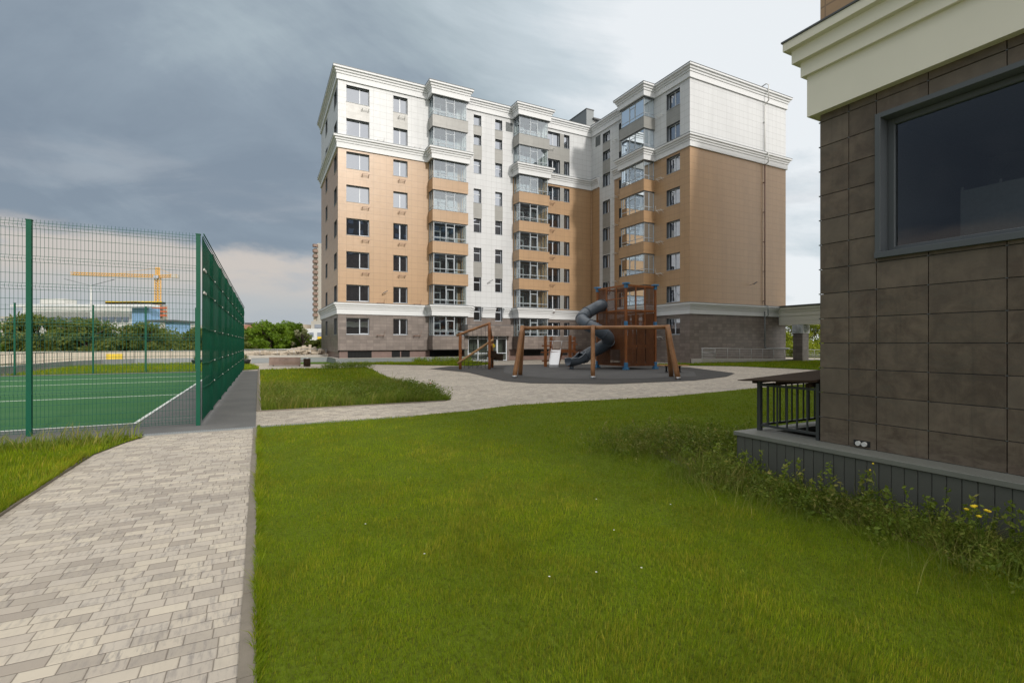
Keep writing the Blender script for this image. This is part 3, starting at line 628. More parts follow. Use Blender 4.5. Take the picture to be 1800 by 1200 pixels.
def window(par, L, u0, u1, z0, z1, style, dep=.30, fmat='frame_white', gmat='glass', e=.05):
    f = MB(); n0, n1 = -dep-.05, -dep
    L.box(f, u0, u1, n0, n1, z0, z0+e); L.box(f, u0, u1, n0, n1, z1-e, z1); L.box(f, u0, u0+e, n0, n1, z0+e, z1-e); L.box(f, u1-e, u1, n0, n1, z0+e, z1-e)
    W = u1-u0; lo, hi = z0+e, z1-e
    if style == 'double': L.box(f, u0+W*.6-.035, u0+W*.6+.035, n0, n1+.01, lo, hi); L.box(f, u0+W*.6+.035, u1-e, n0, n1+.01, lo, lo+.05); 
    if style == 'double_r': L.box(f, u0+W*.4-.035, u0+W*.4+.035, n0, n1+.01, lo, hi)
    if style == 'half': L.box(f, (u0+u1)/2-.05, (u0+u1)/2+.05, n0, n1+.01, lo, hi)
    if style == 'cross': L.box(f, u0+e, u1-e, n0, n1+.01, z0+(z1-z0)*.62, z0+(z1-z0)*.62+.08)
    L.box(f, u0-.03, u1+.03, -dep, .035, z0-.03, z0, 1)      # sill
    o = f.build('window', [fmat, 'frame'], par)
    g_ = MB(); L.box(g_, u0+e*.5, u1-e*.5, n0+.015, n0+.03, z0+e*.5, z1-e*.5); g_.build('pane', gmat, o); return o
LA = Loc('x', 46.4, -1); LS = Loc('y', 34.1, -1); LG = Loc('x', 31.8, -1); LL = Loc('y', 6.3, -1)
K8 = range(8); WT = [4.1+3*k for k in K8]
hA, hS, hL, winlist = [], [], [], []
for k in K8:
    t_ = WT[k]
    for (a, b, st_) in ((7.02, 9.05, 'double'), (11.26, 12.62, 'half'), (28.25, 29.83, 'half'), (30.35, 31.08, 'one')):
        hA.append((a, b, t_-1.5, t_)); winlist.append((LA, a, b, t_-1.5, t_, st_))
    hS.append((32.96, 34.62, t_-1.5, t_)); winlist.append((LS, 32.96, 34.62, t_-1.5, t_, 'half'))
    if 40.5: hS.append((40.45, 41.5, t_-1.5, t_)); winlist.append((LS, 40.45, 41.5, t_-1.5, t_, 'one'))
    hL.append((47.15, 48.95, t_-1.5, t_)); winlist.append((LL, 47.15, 48.95, t_-1.5, t_, 'half'))
    hL.append((54.0, 55.6, t_-1.5, t_)); winlist.append((LL, 54.0, 55.6, t_-1.5, t_, 'half'))
STAIR = [(24.0, 25.05), (22.0, 23.02)]+[(20.53-3*k-1.42, 20.53-3*k) for k in range(6)]
for z0, z1 in STAIR:
    for a, b in ((19.44, 20.28), (21.85, 22.67)): hA.append((a, b, z0, z1)); winlist.append((LA, a, b, z0, z1, 'cross' if z1-z0 > 1.2 else 'one'))
    hS.append((43.0, 44.28, z0, z1)); winlist.append((LS, 43.0, 44.28, z0, z1, 'half'))
hA.append((23.08, 23.88, 24.05, 25.0)); hS.append((44.7, 45.6, 24.05, 25.2))
def greyband(u, z, cols, ranges): return any(a <= u <= b for a, b in cols) and any(c <= z <= d for c, d in ranges)
def matA(u, z):
    if z < 4.5: return 3
    if 19.4 <= u <= 20.35 or 21.8 <= u <= 22.72:
        if any(c <= z <= d for c, d in ((23.0, 24.0), (20.5, 22.0), (14.55, 16.1), (8.55, 10.1))): return 2
    if 18.27 < u < 23.9: return 0
    if z > 19.4:
        if (7.0 <= u <= 9.07 or 11.24 <= u <= 12.64) and 22.1 < z < 23.6: return 2
        if 28.2 <= u <= 31.1 and (22.1 < z < 23.6): return 2
        if 29.83 <= u <= 30.35 and z < 25.1: return 2
        return 0
    if 29.83 <= u <= 30.35 and any(t_-1.5 < z < t_ for t_ in WT): return 2
    return 1
ub = [18.27, 23.9, 19.4, 20.35, 21.8, 22.72, 7.0, 9.07, 11.24, 12.64, 28.2, 31.1]; zb = [4.5, 19.4, 22.1, 23.6, 23.0, 24.0, 20.5, 22.0, 14.55, 16.1, 8.55, 10.1, 25.1]
wm = MB(); wallgrid(wm, 'x', 46.4, -1, 6.3, 34.1, 1.14, 26.5, hA, matA, ub, zb)
def matS(u, z):
    if z < 4.5: return 3
    if 42.98 <= u <= 44.30 and any(c <= z <= d for c, d in ((23.0, 24.0), (20.5, 22.0), (14.55, 16.1), (8.55, 10.1), (11.6, 13.1))): return 2
    if 42.27 <= u <= 44.86: return 0
    if z > 19.4: return 2 if (32.94 <= u <= 34.64 and 22.1 < z < 23.6) or (40.4 <= u <= 41.5 and 22.1 < z < 23.6) else 0
    return 1
wallgrid(wm, 'y', 34.1, -1, 31.8, 46.4, 0, 26.5, hS, matS, [42.27, 44.86, 42.98, 44.30, 32.94, 34.64, 40.4, 41.5], zb+[11.6, 13.1])
zone = lambda u, z: 3 if z < 4.5 else (1 if z < 19.4 else 0)
wallgrid(wm, 'x', 31.8, -1, 34.1, 47.5, 0, 26.5, [], zone, [], [4.5, 19.4])
wallgrid(wm, 'y', 6.3, -1, 46.4, 59.6, 1.0, 26.5, hL, zone, [], [4.5, 19.4])
wallgrid(wm, 'y', 47.5, 1, 31.8, 59.6, 0, 26.5, [], zone, [], [4.5, 19.4])
wallgrid(wm, 'x', 59.6, 1, 6.3, 47.5, 0, 26.5, [], zone, [], [4.5, 19.4])
wm.quad((6.3, 46.4, 1.14), (6.3, 46.75, 1.14), (34.1, 46.75, 1.14), (34.1, 46.4, 1.14), 4)
wm.build('wall', WM, bld)
rf = MB(); rf.prism([(6.5, 46.6), (34.3, 46.6), (34.3, 32.0), (47.3, 32.0), (47.3, 59.4), (6.5, 59.4)], 26.0, 26.3); rf.build('roof', 'cap', bld)
bs = MB(); bs.box(6.5, 46.72, 0, 34.1, 46.9, 1.13); bs.box(6.45, 46.6, 0, 6.6, 59.5, 1.0); bs.build('basement_wall', 'stone_basement', bld)
for a, b in ((7.2, 9.3), (11.2, 11.95), (12.1, 12.9), (14.9, 17.9), (24.5, 28.5), (29, 31)):
    g_ = MB(); g_.box(a, 46.69, .45, b, 46.715, 1.08, 1)
    n = int((b-a)/.12)
    for i in range(n+1): g_.tube([(a+(b-a)*i/n, 46.66, .42), (a+(b-a)*i/n, 46.66, 1.1)], .009, 4)
    g_.build('basement_grille', ['railing', 'dark'], bld)
for (L, a, b, c, d, s_) in winlist: window(bld, L, a, b, c, d, s_)
lv = MB(); LA.box(lv, 23.08, 23.88, -.12, -.08, 24.05, 25.0)
for k in range(9): LA.box(lv, 23.1, 23.86, -.08, -.03, 24.08+k*.103, 24.12+k*.103)
lv.build('louvre', 'greymetal', bld); lv = MB(); LS.box(lv, 44.7, 45.6, -.12, -.08, 24.05, 25.2)
for k in range(11): LS.box(lv, 44.72, 45.58, -.08, -.03, 24.08+k*.103, 24.12+k*.103)
lv.build('louvre', 'greymetal', bld)
# cornices
PROF = [(0, 0), (.12, 0), (.12, .47), (.18, .47), (.18, .63), (.27, .66), (.27, .80), (.40, .84), (.40, .98), (.42, .99), (.42, 1.03), (0, 1.08)]
def sweep(mb, path, z, prof=PROF, sc=1., capmi=1):
    n = len(path); nor = []
    for a, b in zip(path[:-1], path[1:]):
        dx_, dy_ = b[0]-a[0], b[1]-a[1]; l = math.hypot(dx_, dy_); nor.append((dy_/l, -dx_/l))
    offs = []
    for i in range(n):
        if i == 0: offs.append(nor[0])
        elif i == n-1: offs.append(nor[-1])
        else:
            a, b = nor[i-1], nor[i]; k = 1+a[0]*b[0]+a[1]*b[1]; offs.append(((a[0]+b[0])/k, (a[1]+b[1])/k))
    i0 = len(mb.v)
    for (x, y), (ox, oy) in zip(path, offs):
        for o_, h_ in prof: mb.v.append((x+ox*o_*sc, y+oy*o_*sc, z+h_*sc))
    m_ = len(prof)
    for i in range(n-1):
        for j in range(m_-1):
            mb.f.append((i0+i*m_+j, i0+(i+1)*m_+j, i0+(i+1)*m_+j+1, i0+i*m_+j+1)); mb.mi.append(capmi if j >= m_-4 else 0); mb.sm.append(False)
    mb.f.append(tuple(i0+j for j in range(m_))); mb.mi.append(0); mb.sm.append(False)
    mb.f.append(tuple(i0+(n-1)*m_+j for j in reversed(range(m_)))); mb.mi.append(0); mb.sm.append(False)
B1 = [(14.65, 46.4), (14.65, 45.0), (18.27, 45.0), (18.27, 46.4)]; B2 = [(23.92, 46.4), (23.92, 45.0), (27.6, 45.0), (27.6, 46.4)]; B3 = [(34.1, 39.75), (32.7, 39.75), (32.7, 36.15), (34.1, 36.15)]
c_ = MB(); sweep(c_, [(6.3, 59.6), (6.3, 46.4), *B1, *B2, (34.1, 46.4), *B3, (34.1, 31.8), (47.5, 31.8), (47.5, 59.6)], 25.42, sc=1.1); c_.build('top_cornice', ['trim', 'cap'], bld)
c_ = MB(); sweep(c_, [(6.3, 59.6), (6.3, 46.4), *B1, (18.62, 46.4)], 19.32, sc=1.05); sweep(c_, [(23.5, 46.4), *B2, (34.1, 46.4), (34.1, 44.86)], 19.32, sc=1.05); sweep(c_, [(34.1, 42.27), *B3, (34.1, 31.8), (47.5, 31.8), (47.5, 59.6)], 19.32, sc=1.05); c_.build('middle_cornice', ['trim', 'greymetal'], bld)
c_ = MB(); sweep(c_, [(6.3, 59.6), (6.3, 46.4), *B1, (19.4, 46.4)], 4.42, sc=1.0); sweep(c_, [(20.33, 46.4), (21.8, 46.4)], 4.42); sweep(c_, [(22.72, 46.4), *B2, (34.1, 46.4), (34.1, 44.4)], 4.42); sweep(c_, [(34.1, 42.9), *B3, (34.1, 31.8), (47.5, 31.8), (47.5, 59.6)], 4.42); c_.build('lower_cornice', ['trim', 'greymetal'], bld)
# bays
def bay(L, u0, u1, flipu=False):
    dp = 1.4; cap = MB()
    for k in range(9):
        z0, z1 = (1.2, 2.5) if k == 0 else (1.4+3*k, 2.5+3*k) if k < 8 else (25.4, 26.4)
        mi = {0: 3, 1: 0, 6: 0, 7: 2, 8: 0}.get(k, 1)
        m_ = MB(); L.box(m_, u0, u1, .0, dp, z0, z1, mi); L.box(m_, u0-.01, u1+.01, .0, dp+.015, z1, z1+.025, 4); L.box(m_, u0+.02, u1-.02, .02, dp-.02, z0-.03, z0, 4)
        m_.build('bay_spandrel', WM, bld)
    for k in K8:
        z0, z1 = 2.525+3*k, 4.37+3*k; a, b = u0+.16, u1-.16; n1 = dp-.14; f = MB(); e = .035
        fr = [0, .37, .63, 1]
        for q in fr:
            c0 = a+(b-a)*q; L.box(f, c0-e, c0+e, n1-.05, n1, z0, z1)
        L.box(f, a, b, n1-.05, n1-.003, z0, z0+.05); L.box(f, a, b, n1-.05, n1-.003, z1-.06, z1)
        L.box(f, a, b, n1-.045, n1-.006, z0+.38, z0+.43); L.box(f, a+(b-a)*.37, a+(b-a)*.63, n1-.045, n1-.006, z1-.45, z1-.38)
        for q in (.37, .63):
            s_ = 1 if q < .5 else -1; c0 = a+(b-a)*q+s_*.07; L.box(f, c0-.02, c0+.02, n1-.04, n1+.008, z0+.43, z1-.45)
        for uu in (a, b):
            L.box(f, uu-.03, uu+.03, .0, .06, z0, z1); L.box(f, uu-.025, uu+.025, n1*.5-.03, n1*.5+.03, z0, z1)
            L.box(f, uu-.025, uu+.025, 0, n1-.05, z0, z0+.05); L.box(f, uu-.025, uu+.025, 0, n1-.05, z1-.06, z1); L.box(f, uu-.02, uu+.02, 0, n1-.05, z0+.38, z0+.43)
        o = f.build('bay_glazing', 'frame', bld)
        g_ = MB()
        for P_ in ([(a+.02, n1-.025), (b-.02, n1-.025)], [(a, .05), (a, n1-.03)], [(b, .05), (b, n1-.03)]):
            (ua, na), (ub_, nb_) = P_; g_.quad(L.pt(ua, na, z0+.02), L.pt(ub_, nb_, z0+.02), L.pt(ub_, nb_, z1-.02), L.pt(ua, na, z1-.02))
        g_.build('pane', 'glass_bay' if L is LA else 'glass_bay_side', o)
        d_ = MB(); L.box(d_, a+.35, b-.5, .006, .02, z0-.02, z1-.1, 1)
        for q in (a+.35, a+1.05, a+1.85, b-.5): L.box(d_, q-.05, q+.05, .0, .06, z0, z1-.1)
        L.box(d_, a+.35, b-.5, .0, .055, z1-.2, z1-.1); L.box(d_, a+.35, b-.5, .0, .055, z0+.55, z0+.62); L.box(d_, a+.35, a+1.05, .021, .055, z1-.65, z1-.58)
        if k % 3 != 1: L.box(d_, b-.9, b-.6, .25, .5, z0, z0+.35+.1*(k % 2), 0)
        d_.build('balcony_door', ['frame_white', 'glass'], o)
bay(LA, 14.65, 18.27); bay(LA, 23.92, 27.6); bay(LS, 36.15, 39.75)
# air conditioner baskets
def basket(L, u, z, arm=False, m='brown_metal'):
    b_ = MB(); 
    for du_ in (0, .55): b_.bar(L.pt(u+du_, 0, z), L.pt(u+du_, .42, z), .022, .022); b_.bar(L.pt(u+du_, .02, z-.22), L.pt(u+du_, .36, z-.01), .02, .02); 
    b_.bar(L.pt(u-.1, .40, z+.02), L.pt(u+.65, .40, z+.02), .022, .03); b_.bar(L.pt(u-.1, .10, z+.0), L.pt(u+.65, .10, z+.0), .02, .02)
    if arm: b_.tube([L.pt(u+.55, .4, z), L.pt(u+.62, .45, z+.35), L.pt(u+.7, .3, z+.5)], .012, 5)
    b_.build('air_conditioner_bracket', m, bld)
for k in K8:
    z_ = WT[k]-1.95; sp = k in (0, 1, 6)
    m_ = 'white_metal' if k >= 6 else 'brown_metal'
    basket(LA, 8.4 if not sp else 9.75, z_+(.35 if sp else 0), sp, m_); basket(LA, 11.75 if not sp else 13.2, z_+(.35 if sp else 0), sp, m_)
    basket(LA, 28.3, z_, k % 3 == 0, m_); basket(LS, 35.0, z_+.25, k % 2 == 0, 'white_metal'); basket(LS, 41.6, z_+.25, False, 'white_metal')
for (L, u, z) in ((LA, 10.2, 6.35), (LA, 20.95, 8.0), (LG, 42.0, 7.35)):
    b_ = MB(); b_.bar(L.pt(u, 0, z), L.pt(u+.12, .45, z+.15), .03, .03); b_.bar(L.pt(u+.05, .42, z+.08), L.pt(u+.42, .5, z+.30), .14, .06); b_.build('floodlight', 'cap', bld)
# downpipe on the gable
for z0, z1, mt in ((19.9, 27.4, 'white_metal'), (5.3, 19.3, 'brown_metal'), (1.5, 4.9, 'greymetal')):
    p_ = MB(); o_ = .5 if mt == 'white_metal' else .16
    p_.tube([(44.06, 31.8-(.16), z0), (44.06, 31.8-.16, z1 if mt != 'white_metal' else 25.1)], .055, 8)
    for zz in np.arange(z0+.6, z1 if z1 < 26 else 25, 2.9): p_.box(43.98, 31.6, zz, 44.14, 31.8, zz+.05)
    if mt == 'white_metal': p_.tube([(44.06, 31.25, 25.3), (44.06, 31.25, 26.9), (44.06, 31.5, 27.1), (44.06, 32.2, 27.0)], .05, 8); p_.tube([(44.06, 31.64, 25.1), (44.06, 31.25, 25.4)], .05, 8); p_.tube([(44.06, 31.64, 20.4), (44.06, 31.28, 20.3), (44.06, 31.28, 19.4), (44.06, 31.64, 19.2)], .05, 8)
    if mt == 'greymetal': p_.tube([(44.06, 31.64, 1.5), (44.2, 31.6, 1.3), (47.8, 31.6, 1.28)], .06, 8); p_.tube([(44.06, 31.64, 5.5), (44.06, 31.3, 5.4), (44.06, 31.3, 4.5), (44.06, 31.64, 4.3)], .05, 8)
    p_.build('downpipe', mt, bld)
dp_ = MB(); dp_.tube([(34.0, 46.25, 5.4), (34.0, 46.25, 19.2)], .05, 8); dp_.build('downpipe', 'tan', bld)
# roof penthouse
ph = MB(); ph.box(36.0, 50.0, 26.2, 37.1, 54, 30.7, 0); ph.box(37.1, 50.2, 26.2, 41.5, 54, 29.6, 1); ph.box(35.95, 49.95, 30.7, 37.15, 54.05, 30.8, 2); ph.box(36.9, 49.7, 29.6, 41.8, 54.2, 29.75, 2)
ph.tube([(38.6, 50.1, 29.6), (38.6, 50.0, 29.2), (38.3, 50.05, 26.5)], .05, 6, 1); ph.build('lift_housing', ['greymetal', 'white', 'cap'], bld)
hb = MB(); hb.box(27.5, 50, 26.3, 31, 54, 28.6, 0); hb.build('roof_hatch', ['cap'], bld)
# entrance
en = MB(); en.box(17.95, 44.3, 2.52, 22.9, 46.38, 3.55, 3); en.box(17.93, 44.28, 3.55, 22.92, 46.39, 3.6, 4); en.box(22.6, 45.3, 0, 22.9, 46.38, 2.52, 3); en.build('entrance_canopy', WM, bld)
ef = MB()
for x_ in (18.35, 19.4, 20.5, 21.55, 22.55): ef.box(x_-.04, 45.2, 0, x_+.04, 45.28, 2.5)
for z_ in (.04, .75, 2.2, 2.46): ef.box(18.35, 45.21, z_, 22.55, 45.27, z_+.07)
ef.box(20.6, 45.14, .1, 20.66, 45.2, 2.2); ef.box(21.4, 45.14, .1, 21.46, 45.2, 2.2)
eo = ef.build('entrance_glazing', 'frame_white', bld); g_ = MB(); g_.box(18.35, 45.235, .05, 22.55, 45.245, 2.5); g_.build('pane', 'glass_dim', eo)
eb = MB(); eb.box(18.3, 46.1, 0, 22.6, 46.2, 2.5); eb.build('lobby_wall', 'interior', bld)
# parapets of the light well round the base
pw = thing('light_well_parapet', 'low grey sheet-metal parapet around the base of the apartment block', 'low wall', (6.0, 44.8, 0))
for a, b, c, d in ((5.9, 44.75, 18.2, 44.95), (5.9, 44.95, 6.1, 50.2), (-.6, 50.2, 6.1, 50.4)):
    MB().box(a, b, 0, c, d, .46).build('cladding', 'greymetal', pw); MB().box(a-.03, b-.03, .46, c+.03, d+.03, .50).build('coping', 'concrete', pw)
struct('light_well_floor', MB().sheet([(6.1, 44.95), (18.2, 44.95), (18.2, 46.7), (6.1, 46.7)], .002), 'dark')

# ================================================================ RAMP AND PORTAL AT THE RIGHT
rp = thing('access_ramp', 'pale concrete ramp with thin metal railing at the foot of the gable', 'ramp', (40, 30.8, 0))
m_ = MB(); i0 = 0
m_.v += [(34.2, 30.5, 0), (60, 30.5, 0), (60, 31.75, 0), (34.2, 31.75, 0), (34.2, 30.5, .42), (60, 30.5, .03), (60, 31.75, .03), (34.2, 31.75, .42)]
for f in ((0, 3, 2, 1), (4, 5, 6, 7), (0, 1, 5, 4), (1, 2, 6, 5), (2, 3, 7, 6), (3, 0, 4, 7)): m_.f.append(f); m_.mi.append(0); m_.sm.append(False)
m_.build('ramp_slab', 'concrete', rp)
MB().box(33.9, 30.35, 0, 60, 30.48, .12).build('ramp_edge', 'cap', rp)
r_ = MB(); hz_ = lambda x: .42-.39*(x-34.2)/25.8
for j in (.95, .72, .52, .32): r_.tube([(34.2, 30.6, hz_(34.2)+j), (60, 30.6, hz_(60)+j)], .022 if j > .9 else .010, 6)
for x_ in np.arange(34.3, 60, 1.6): r_.tube([(x_, 30.6, hz_(x_)), (x_, 30.6, hz_(x_)+.95)], .016, 6)
for j in range(7): r_.tube([(34.2, 30.6, .5+j*.13), (35.9, 30.6, .5+j*.13)], .018, 6)
r_.build('railing', 'steel', rp)
po = thing('entrance_portal', 'cream arcade beam on a square column with carved volute capital', 'portal', (46.8, 30, 0))
c_ = MB(); sweep(c_, [(46.3, 31.72), (46.3, 14), ], 4.0, [(0, 0), (.0, .45), (.05, .47), (.05, .85), (.12, .88), (.12, 1.05), (.22, 1.1), (.22, 1.3), (.32, 1.33), (.34, 1.42), (.34, 1.48), (0, 1.5)]); c_.box(46.32, 14, 3.6, 48.2, 31.74, 5.3, 0); c_.build('beam', ['trim_warm', 'cap'], po)
for yb in (29.4, 21.5):
    MB().box(46.45, yb, 0, 47.4, yb+.95, 2.75).build('column', 'stone', po)
    k_ = MB(); k_.box(46.38, yb-.07, 2.75, 47.47, yb+1.02, 3.62)
    for rr, dd in ((.36, .03), (.24, .06), (.10, .10)):
        for a_ in ('x', 'y'):
            cx, cy = (46.92, yb-.07) if a_ == 'x' else (46.38, yb+.475); n = 24; 
            ring = [(cx+math.cos(q*2*math.pi/n)*rr, cy-dd, 3.2+math.sin(q*2*math.pi/n)*rr) if a_ == 'x' else (cx-dd, cy+math.cos(q*2*math.pi/n)*rr, 3.2+math.sin(q*2*math.pi/n)*rr) for q in range(n+1)]
            k_.tube(ring, .045, 6, cap=False)
    k_.build('capital', 'trim', po)

# ================================================================ NEAR BUILDING (right)
XN, YN = 6.13, 3.66
nb = thing('near_building', 'brown stone-clad building corner with cream cornice and dark window', 'building', (12, -2, 0))
core = MB()
# body: west face visible; unseen extent and added east block shaped for their shade
def coreface(mb):
    hole = (-1.2, 3.0, 2.80, 4.30)
    wallgrid(mb, 'y', XN+.03, -1, -16, YN-.03, .3, 17.3, [hole], lambda u, z: 0 if z < 5 else 1, [], [5.0], depth=.02)
coreface(core)
core.quad((XN+.03, YN-.03, 0), (36, YN-.03, 0), (36, YN-.03, 17.3), (XN+.03, YN-.03, 17.3), 2); core.quad((XN+.03, -16, 0), (36, -16, 0), (36, -16, 17.3), (XN+.03, -16, 17.3), 1)
core.quad((XN+.03, -16, 17.3), (36, -16, 17.3), (36, YN-.03, 17.3), (XN+.03, YN-.03, 17.3), 0)
core.box(36.2, -16, 0, 50.4, 20, 24.7, 2)  # unseen east block, added to cast shade on the gable
core.build('wall_core_and_shade_block', ['cap', 'tan', 'stone'], nb)
cols = [3.66, 3.33, 3.04, 2.56, 1.96, 1.36, .76, .16, -.44, -1.04, -1.64, -2.24, -2.84, -3.44, -4.04, -4.64, -5.24]
def mat_neartile():
    m, t, o = newmat('near_stone_panel'); P = t.node('ShaderNodeNewGeometry').outputs['Position']
    x, y, z = t.xyz(P)[:3]
    wn = t.node('ShaderNodeTexWhiteNoise', noise_dimensions='2D'); t.put(wn.inputs['Vector'], t.comb(t.m('FLOOR', t.m('DIVIDE', y, .3)), t.m('FLOOR', t.m('DIVIDE', z, .3))))
    n = t.noise(P, 5, 8, .68, .4); n2 = t.noise(t.vm('MULTIPLY', P, (1, 1.5, 4)), 3, 5, .6, .8); n3 = t.noise(P, 90, 3, .6)
    c = t.mix(t.ss(n, .32, .68), (.080, .056, .040), (.180, .136, .098)); c = t.mix(t.ss(n2, .45, .7, 0, .5), c, (.105, .092, .072)); c = t.mix(t.m('MULTIPLY', wn.outputs[0], .15), c, (.10, .07, .06)); c = t.mix(t.m('MULTIPLY', n3, .2), c, (.19, .165, .14))
    ri_ = t.node('ShaderNodeNewGeometry').outputs['Random Per Island']; c = t.mix(t.m('MULTIPLY', ri_, .42), c, (.060, .048, .036)); c = t.mix(t.ss(t.m('FRACT', t.m('MULTIPLY', ri_, 7.3)), .5, 1, 0, .35), c, (.20, .165, .13))
    dust = t.m('MULTIPLY', t.ss(z, 1.15, .6), t.ss(n2, .35, .6)); c = t.mix(t.m('MULTIPLY', dust, .4), c, (.22, .18, .13))
    sk = t.noise(t.vm('MULTIPLY', P, (1, 9, .35)), 1.5, 5, .6); c = t.mix(t.ss(sk, .55, .75, 0, .35), c, (.055, .05, .04))
    principled(t, o, c, .55, 0, t.m('ADD', n, t.m('MULTIPLY', n3, .3)), .45, .008, .35); return m
M['near_tile'] = mat_neartile()
tl = MB(); gp = .004
for a, b in zip(cols[1:], cols[:-1]):
    for r_i in range(14):
        z0 = .6+.3*r_i; z1 = min(z0+.3, 4.6)
        if b <= 3.05 and a >= -1.3 and z1 > 2.76+.05 and z0 < 4.34-.05:
            if z0 < 2.76: z1 = 2.76
            elif z1 > 4.34: z0 = 4.34
            else: continue
        if z1-z0 < .03: continue
        off = random.uniform(-.0015, .0015)
        tl.box(XN+off, a+gp, z0+gp, XN+.022, b-gp, z1-gp)
for r_i in range(14):   # return on the north face
    for q in range(8): tl.box(XN+.004+q*.6, YN-.022, .6+.3*r_i+gp, XN+.6+q*.6-gp, YN+.002, min(.9+.3*r_i, 4.6)-gp)
tl.build('stone_cladding', 'near_tile', nb, bevel=.0015)
clips = MB()
for a in cols[1:9]:
    for r_i in range(14):
        z0 = .6+.3*r_i
        if a < 3.0 and 2.7 < z0 < 4.4: continue
        clips.box(XN-.002, a-.009, z0-.005, XN+.004, a+.009, z0+.005)
for r_i in range(1, 14): clips.box(XN-.004, YN-.004, .6+.3*r_i-.006, XN+.01, YN+.014, .6+.3*r_i+.006, 0)
clips.build('cladding_clips', 'cap', nb)
c_ = MB(); sweep(c_, [(XN, -16), (XN, YN), (18, YN)][::-1], 4.59, [(0, 0), (.10, 0), (.10, .50), (.15, .50), (.15, .68), (.22, .68), (.22, .84), (.29, .85), (.29, .95), (.305, .955), (.305, .975), (-.1, 1.0)])
c_.build('cornice', ['trim_warm', 'cap'], nb)
up = MB(); 
for r_i in range(4): up.box(XN+.002, -16, 5.56+.6*r_i+.004, XN+.028, YN-.002, 6.16+.6*r_i-.004)
up.build('upper_cladding', 'tan', nb)
# window of the near building
nwf = MB()
y0, y1, z0, z1 = -1.2, 3.04, 2.76, 4.34
nwf.box(XN-.035, y1-.055, z0, XN+.16, y1, z1); nwf.box(XN-.035, y0, z0, XN+.16, y0+.055, z1); nwf.box(XN-.035, y0+.055, z1-.055, XN+.16, y1-.055, z1); nwf.box(XN-.05, y0-.0, z0-.02, XN+.16, y1+.0, z0+.045)
nw = nwf.build('window', 'frame_dark', nb, bevel=.003)
f_ = MB(); f_.box(XN+.12, y1-.12, z0+.045, XN+.165, y1-.055, z1-.055); f_.box(XN+.12, y0+.06, z0+.045, XN+.165, y1-.12, z0+.11); f_.box(XN+.12, y0+.06, z1-.12, XN+.165, y1-.12, z1-.055)
f_.build('sash', 'frame_dark', nw, bevel=.004)
g_ = MB(); g_.quad((XN+.15, y0+.06, z0+.1), (XN+.15, y1-.11, z0+.1), (XN+.15, y1-.11, z1-.11), (XN+.15, y0+.06, z1-.11)); g_.build('pane', 'glass_near', nw)
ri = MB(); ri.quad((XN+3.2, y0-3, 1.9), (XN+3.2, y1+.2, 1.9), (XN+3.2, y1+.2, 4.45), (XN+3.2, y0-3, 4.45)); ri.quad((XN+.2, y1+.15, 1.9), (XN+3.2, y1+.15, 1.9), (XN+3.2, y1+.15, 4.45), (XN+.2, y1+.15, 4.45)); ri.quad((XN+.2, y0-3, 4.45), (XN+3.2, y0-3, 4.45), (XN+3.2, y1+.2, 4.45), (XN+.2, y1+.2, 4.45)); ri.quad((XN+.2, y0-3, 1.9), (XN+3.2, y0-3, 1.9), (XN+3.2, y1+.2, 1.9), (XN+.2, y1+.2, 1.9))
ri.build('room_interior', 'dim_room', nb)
fr2 = MB()
for yy in (2.62, 2.3): fr2.box(XN+.9, yy-.009, 2.2, XN+.92, yy+.009, 3.55)
fr2.box(XN+.86, 1.75, 2.2, XN+.89, 2.62, 3.5); fr2.build('inner_frame', 'curtain', nb)
# plinth with ledge
pl = MB(); XP = 5.79
pl.box(XP+.03, -16, 0, XN+.03, YN, .545, 0)
for k in range(200):
    yk = 3.66-.115*k
    if yk > -8: pl.box(XP+.020, yk-.107, 0, XP+.032, yk, .54, 0)
pl.build('plinth', 'plinth', nb, bevel=.003)
lg = MB(); lg.box(XP, -16, .545, XN+.02, 3.70, .60)
lg.build('plinth_ledge', 'ledge', nb, bevel=.004)
ou = MB(); ou.box(XN-.012, 3.10, .625, XN-.001, 3.27, .69, 1)
for yy in (3.15, 3.215): ou.tube([(XN-.04, yy, .655), (XN, yy, .655)], .026, 12)
ou.build('pipe_outlet', ['white_metal', 'black'], nb)
# stair pit beyond the corner
pit = thing('basement_stair_enclosure', 'grey-capped stair pit with dark railing and sloping sheet roof beside the brown wall', 'stair enclosure', (7, 4.2, 0))
k_ = MB(); k_.box(XP+.03, 3.71, 0, 6.28, 4.60, .545); k_.box(6.28, 4.38, 0, 10.2, 4.60, .545)
for k in range(8): yk = 4.58-.115*k; k_.box(XP+.020, yk-.107, 0, XP+.032, yk, .54)
k_.build('pit_wall', 'plinth', pit, bevel=.003)
k_ = MB(); k_.box(XP, 3.701, .545, 6.30, 4.63, .60); k_.box(6.30, 4.36, .545, 10.2, 4.63, .60); k_.build('coping', 'ledge', pit, bevel=.004)
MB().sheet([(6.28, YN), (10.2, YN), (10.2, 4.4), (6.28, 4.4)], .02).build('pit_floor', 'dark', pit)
r_ = MB(); r_.box(6.14, 4.48, .6, 6.19, 4.53, 1.30); r_.box(6.14, 3.68, .6, 6.18, 3.72, 1.30)
r_.box(6.15, 3.72, .66, 6.18, 4.48, .69); r_.box(6.15, 3.72, 1.21, 6.18, 4.48, 1.24)
for k in range(5): yy = 3.84+k*.135; r_.box(6.157, yy-.009, .69, 6.173, yy+.009, 1.21)
r_.box(6.19, 4.49, .66, 10.1, 4.52, .69); r_.box(6.19, 4.49, 1.21, 10.1, 4.52, 1.24)
for k in range(28): xx = 6.33+k*.135; r_.box(xx-.009, 4.497, .69, xx+.009, 4.513, 1.21)
r_.build('railing', 'railing', pit)
